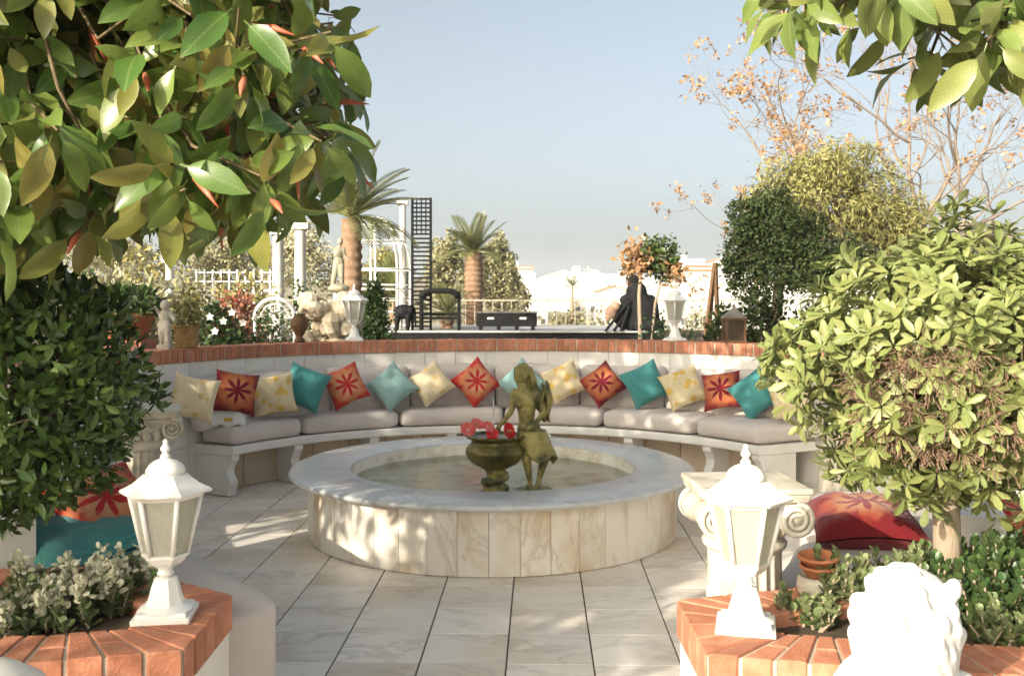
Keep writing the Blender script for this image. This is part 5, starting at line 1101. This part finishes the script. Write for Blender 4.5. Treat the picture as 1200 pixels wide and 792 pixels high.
tree('conifer_tree', 'yellow green feathery conifer above its shaded lower crown', 'tree', ground_pt(985, d), [pxb(975, 232, 78, 66, d, 8000), pxb(1030, 258, 52, 72, d, 5000), pxb(925, 235, 52, 50, d, 2400), pxb(895, 232, 30, 34, d, 900), pxb(1062, 262, 28, 44, d, 1000), pxb(985, 196, 52, 36, d, 1500), pxb(990, 320, 80, 60, d, 1200)], .10, ML_conif, TP_thin, trunk=[(ground_pt(985, d), .1), (at(985, 260, d), .06)], droop=.9)  # lit upper crown of the same tree, split off in a paler leaf colour
# bare coral tree with a few orange leaves
d = 20.0; b0 = ground_pt(1075, d); t = thing('bare_tree', b0, 'almost bare pale-branched tree with orange leaf tufts behind the conifer', 'tree'); rr = random.Random(21); tipsC = []; mtw = MB(); Mpale = mat('pale pinkish bark', [(.19, .15, .12), (.32, .26, .21)], .85, 8)
MB().tube([(0, 0, 0), (-.1, 0, 1.4), (-.15, 0, at(0, 300, d).z - GT)], [.22, .18, .15], 10).build('trunk', Mpale, t, True)
def branch(p, dr, L_, r, lv, first=False):
    pts = [p]; 
    for i in range(4): dr = (dr + Vector((rr.gauss(0, .16), rr.gauss(0, .16), rr.gauss(.02, .12)))).normalized(); pts.append(pts[-1] + dr * L_ / 4)
    rad = [r * (1 - .45 * i / 4) for i in range(5)]
    if first: MB().tube(pts, rad, 7).build('limb', Mpale, t, True)
    else: mtw.tube(pts, rad, 5 if r > .02 else 4, False)
    if lv == 0: tipsC.append((pts[-1], dr)); return
    for k in range(rr.choice((2, 3, 3))):
        nd = (dr + Vector((rr.gauss(0, .55), rr.gauss(0, .45), rr.gauss(.08, .4)))).normalized(); branch(pts[rr.choice((2, 3, 4, 4))], nd, L_ * rr.uniform(.5, .8), r * .52, lv - 1)
top = Vector((-.15, 0, at(0, 300, d).z - GT))
for ang, el, L_ in ((-68, 22, 2.3), (-50, 38, 2.4), (-25, 55, 2.4), (0, 72, 2.3), (28, 55, 2.2), (52, 38, 2.0), (75, 20, 1.8), (-80, 5, 1.8), (10, 40, 1.8), (40, 15, 1.7), (-38, 20, 1.7)):
    a = R(ang); e = R(el); branch(top, Vector((math.sin(a) * math.cos(e), rr.uniform(-.25, .25), math.sin(e))).normalized(), L_, .06, 5, True)
o = mtw.build('twigs', Mpale, t, True); o['kind'] = 'stuff'
P, D = [], []
for p, dr in tipsC:
    if rr.random() < (.6 if p.x < -1.6 else .1):
        for k in range(9): P.append(np.array(p) + RNG.normal(size=3) * .05); D.append(np.array(dr) * .5 + RNG.normal(size=3))
P, D = np.array(P), np.array(D); o = obj_of(leaves_mesh('leaf_tufts', TP_q, P, frame(D, RNG.normal(size=D.shape)), RNG.uniform(.06, .12, len(P)), ML_oran), 'leaf_tufts', t); o['kind'] = 'stuff'; o['label'] = 'orange leaf tufts at the branch tips'

# ------------------------------------------------------------------ white village on the slope
M_house = mat('whitewash', [(.56, .55, .53), (.66, .65, .63)], .8, .6); M_roof = mat('clay roof', [(.42, .20, .11), (.50, .28, .17)], .85, 2.5, objrand=.1); M_win = mat('dark window', [(.05, .05, .06), (.10, .10, .11)], .3, 2)
def house(x0, x1, yt, yb, d, kind, lab, rz=0.):
    a, b = at(x0, yb, d), at(x1, yt, d); w = b.x - a.x; zb = land_z((a.x + b.x) / 2, d) - 1.; zt = b.z; dp = w * .8; t = thing('village_house', ((a.x + b.x) / 2, d + dp / 2, zb), lab, 'house', 'white village houses', rz); H = zt - zb; rh = w * .16 if kind == 'gable' else 0
    m = MB(); body = H - rh
    if kind == 'gable':
        m.add([(s_ * w / 2, y * dp / 2, z) for y in (-1, 1) for s_, z in ((-1, 0), (1, 0), (1, body), (0, H), (-1, body)) for s_ in (s_ if s_ else 0,)], [(0, 1, 2, 3, 4), (9, 8, 7, 6, 5), (0, 5, 6, 1), (1, 6, 7, 2), (4, 9, 5, 0)]); m.build('walls', M_house, t)
        for s_ in (-1, 1):
            e = .25; V = [(0, -dp / 2 - e, H + .02), (0, dp / 2 + e, H + .02), (s_ * (w / 2 + e), dp / 2 + e, body - rh * 2 * e / w + .02), (s_ * (w / 2 + e), -dp / 2 - e, body - rh * 2 * e / w + .02)]
            o = MB().add(V, [(0, 1, 2, 3)]).build('roof_slope', M_roof if lab.find('clay') >= 0 else M_house, t); q_ = o.modifiers.new('solid', 'SOLIDIFY'); q_.thickness = .2; q_.offset = 1
        MB().box((w * .2, 0, H - rh * .4 + .6), (.7, .7, 1.4)).build('chimney', M_house, t)
    else:
        m.box((0, 0, H / 2), (w, dp, H)); m.build('walls', M_house, t)
        for y in (-1, 1): MB().box((0, y * (dp / 2 - .1), H + .25), (w, .2, .5)).build('parapet', M_house, t)
        if kind == 'tiled':
            V = [(-w / 2 - .3, -dp / 2 - .3, H + .05), (w / 2 + .3, -dp / 2 - .3, H + .05), (w / 2 + .3, dp * .2, H + w * .15), (-w / 2 - .3, dp * .2, H + w * .15)]; o = MB().add(V, [(0, 1, 2, 3)]).build('roof_slope', M_roof, t); q_ = o.modifiers.new('solid', 'SOLIDIFY'); q_.thickness = .2; q_.offset = 1
        MB().box((-w * .25, dp * .1, H + .8), (w * .22, dp * .22, 1.6)).build('stair_tower', M_house, t)
    rr = random.Random(int(x0 * 3 + yt)); nw = max(2, int(w / 2.6))
    for fl_ in range(2):
        z = zt - rh - 1.9 - fl_ * 2.9
        if z < zb + .5: continue
        for k in range(nw):
            if rr.random() < .3: continue
            x = -w / 2 + w * (k + .5) / nw; q_ = MB().box((x, -dp / 2 - .01, z), (.8, .12, 1.1 if rr.random() < .7 else .7)).build('window', M_win, t); MB().box((x, -dp / 2 - .06, z - .62), (1.1, .22, .12)).build('window_sill', M_house, q_)
HL = [(598, 624, 316, 350, 190, 'tiled', 'white house with clay tiled roof beside the small brownish tree'), (620, 642, 330, 366, 170, 'flat', 'low white flat-roofed house between the brownish tree and big gable'), (634, 690, 317, 366, 215, 'gable', 'large plain white gabled house in the middle of the village'), (668, 704, 322, 366, 180, 'flat', 'white flat-roofed house beside the large plain gable'), (690, 722, 323, 352, 250, 'flat', 'white flat house with roof terrace behind the citrus tree'),
      (700, 745, 335, 372, 160, 'gable', 'low white house with clay gable roof behind the covered heap'), (720, 770, 325, 360, 230, 'flat', 'white flat house behind the orange citrus leaves'), (790, 835, 318, 370, 150, 'tiled', 'white house with clay tiled roof behind the coping lantern'), (796, 826, 306, 340, 230, 'flat', 'white flat house standing highest behind the coping lantern'), (822, 860, 304, 345, 240, 'gable', 'white house with clay gable roof behind the easel'),
      (826, 880, 322, 372, 170, 'flat', 'white flat house between easel and shaded lower crown'), (870, 930, 330, 375, 165, 'gable', 'plain white gabled house seen under the shaded lower crown'), (920, 985, 336, 380, 160, 'flat', 'white flat house between the shaded crown and clipped tree'), (590, 612, 338, 366, 150, 'flat', 'small white flat house behind the stage case'), (750, 800, 330, 372, 175, 'gable', 'plain white gabled house between citrus tree and lantern')]
for h_ in HL: house(*h_)
p = at(671, 336, 120); palm('palm_tree', 'tiny slender palm far away before the white gabled house', (p.x, 120, land_z(p.x, 120)), p.z - land_z(p.x, 120) , .12, 1.6, 16)
t = thing('utility_pole', (at(689, 0, 140).x, 140, land_z(0, 140)), 'thin grey utility pole standing among the white houses', 'pole'); h = at(0, 312, 140).z - land_z(0, 140); MB().tube([(0, 0, 0), (0, 0, h)], [.14, .1], 6).build('shaft', M_stone, t, True); MB().box((0, 0, h - .5), (1.4, .1, .1)).build('crossarm', M_stone, t)

# ------------------------------------------------------------------ planting that goes on beyond the frame
for x, y, r, mt, lab in [(4.3, 5.6, .75, ML_green, 'round green bush outside the court behind the clipped tree'), (5.8, 5.5, .85, ML_dark, 'dark bush outside the court past the round green one'), (7.5, 5.6, .9, ML_green, 'wide green bush along the terrace edge past the dark one'), (6.0, 9.5, 1.0, ML_olive, 'grey green bush on the terrace beyond the wide hedge'), (8.5, 11.5, 1.2, ML_green, 'tall green bush on the terrace past the grey green one'), (-5.2, 7.2, .9, ML_green, 'green bush outside the curved wall behind the dark laurel')]:
    z = 0 if y < 6 else GT; z = GT if x < 0 else z; tree('shrub', lab, 'shrub', (x, y, z), [((x, y, z + r * .75), (r, r * .8, r * .8), 2200)], .09, mt, trunk=[((x, y, z), .04), ((x, y, z + r * .7), .02)], group='shrubs in the garden')
for x0, x1, y0, d, mt, lab in [(1050, 1230, 262, 27, ML_olive, 'pale olive tree beyond the bare tree'), (1200, 1420, 240, 26, ML_green, 'green tree far beyond the clipped tree'), (1380, 1600, 265, 30, ML_olive, 'pale olive tree past the green one beyond the clipped tree')]:
    olive(x0, x1, y0, 365, d, lab, mt, 3600, .15)
for h_ in [(1000, 1060, 318, 372, 190, 'flat', 'white flat house hidden beyond the clipped tree'), (1080, 1150, 312, 372, 200, 'gable', 'white house with clay gable roof beyond the bare tree'), (1180, 1260, 320, 372, 180, 'tiled', 'white house with clay tiled roof beyond the olive tree'), (1290, 1370, 312, 372, 210, 'flat', 'white flat house past the clay roofed ones')]: house(*h_)
for x, y, h, lab in [(1.75, 3.0, .2, 'dark green plant in the planter past the lion statue'), (2.1, 3.35, .22, 'leafy green plant at the far end of the planter'), (1.9, 3.6, .2, 'bushy green plant behind the bare trunk')]: succulent(Vector((x, y, zs)), lab, h, 34, .16, mt=ML_green, ll=.05)
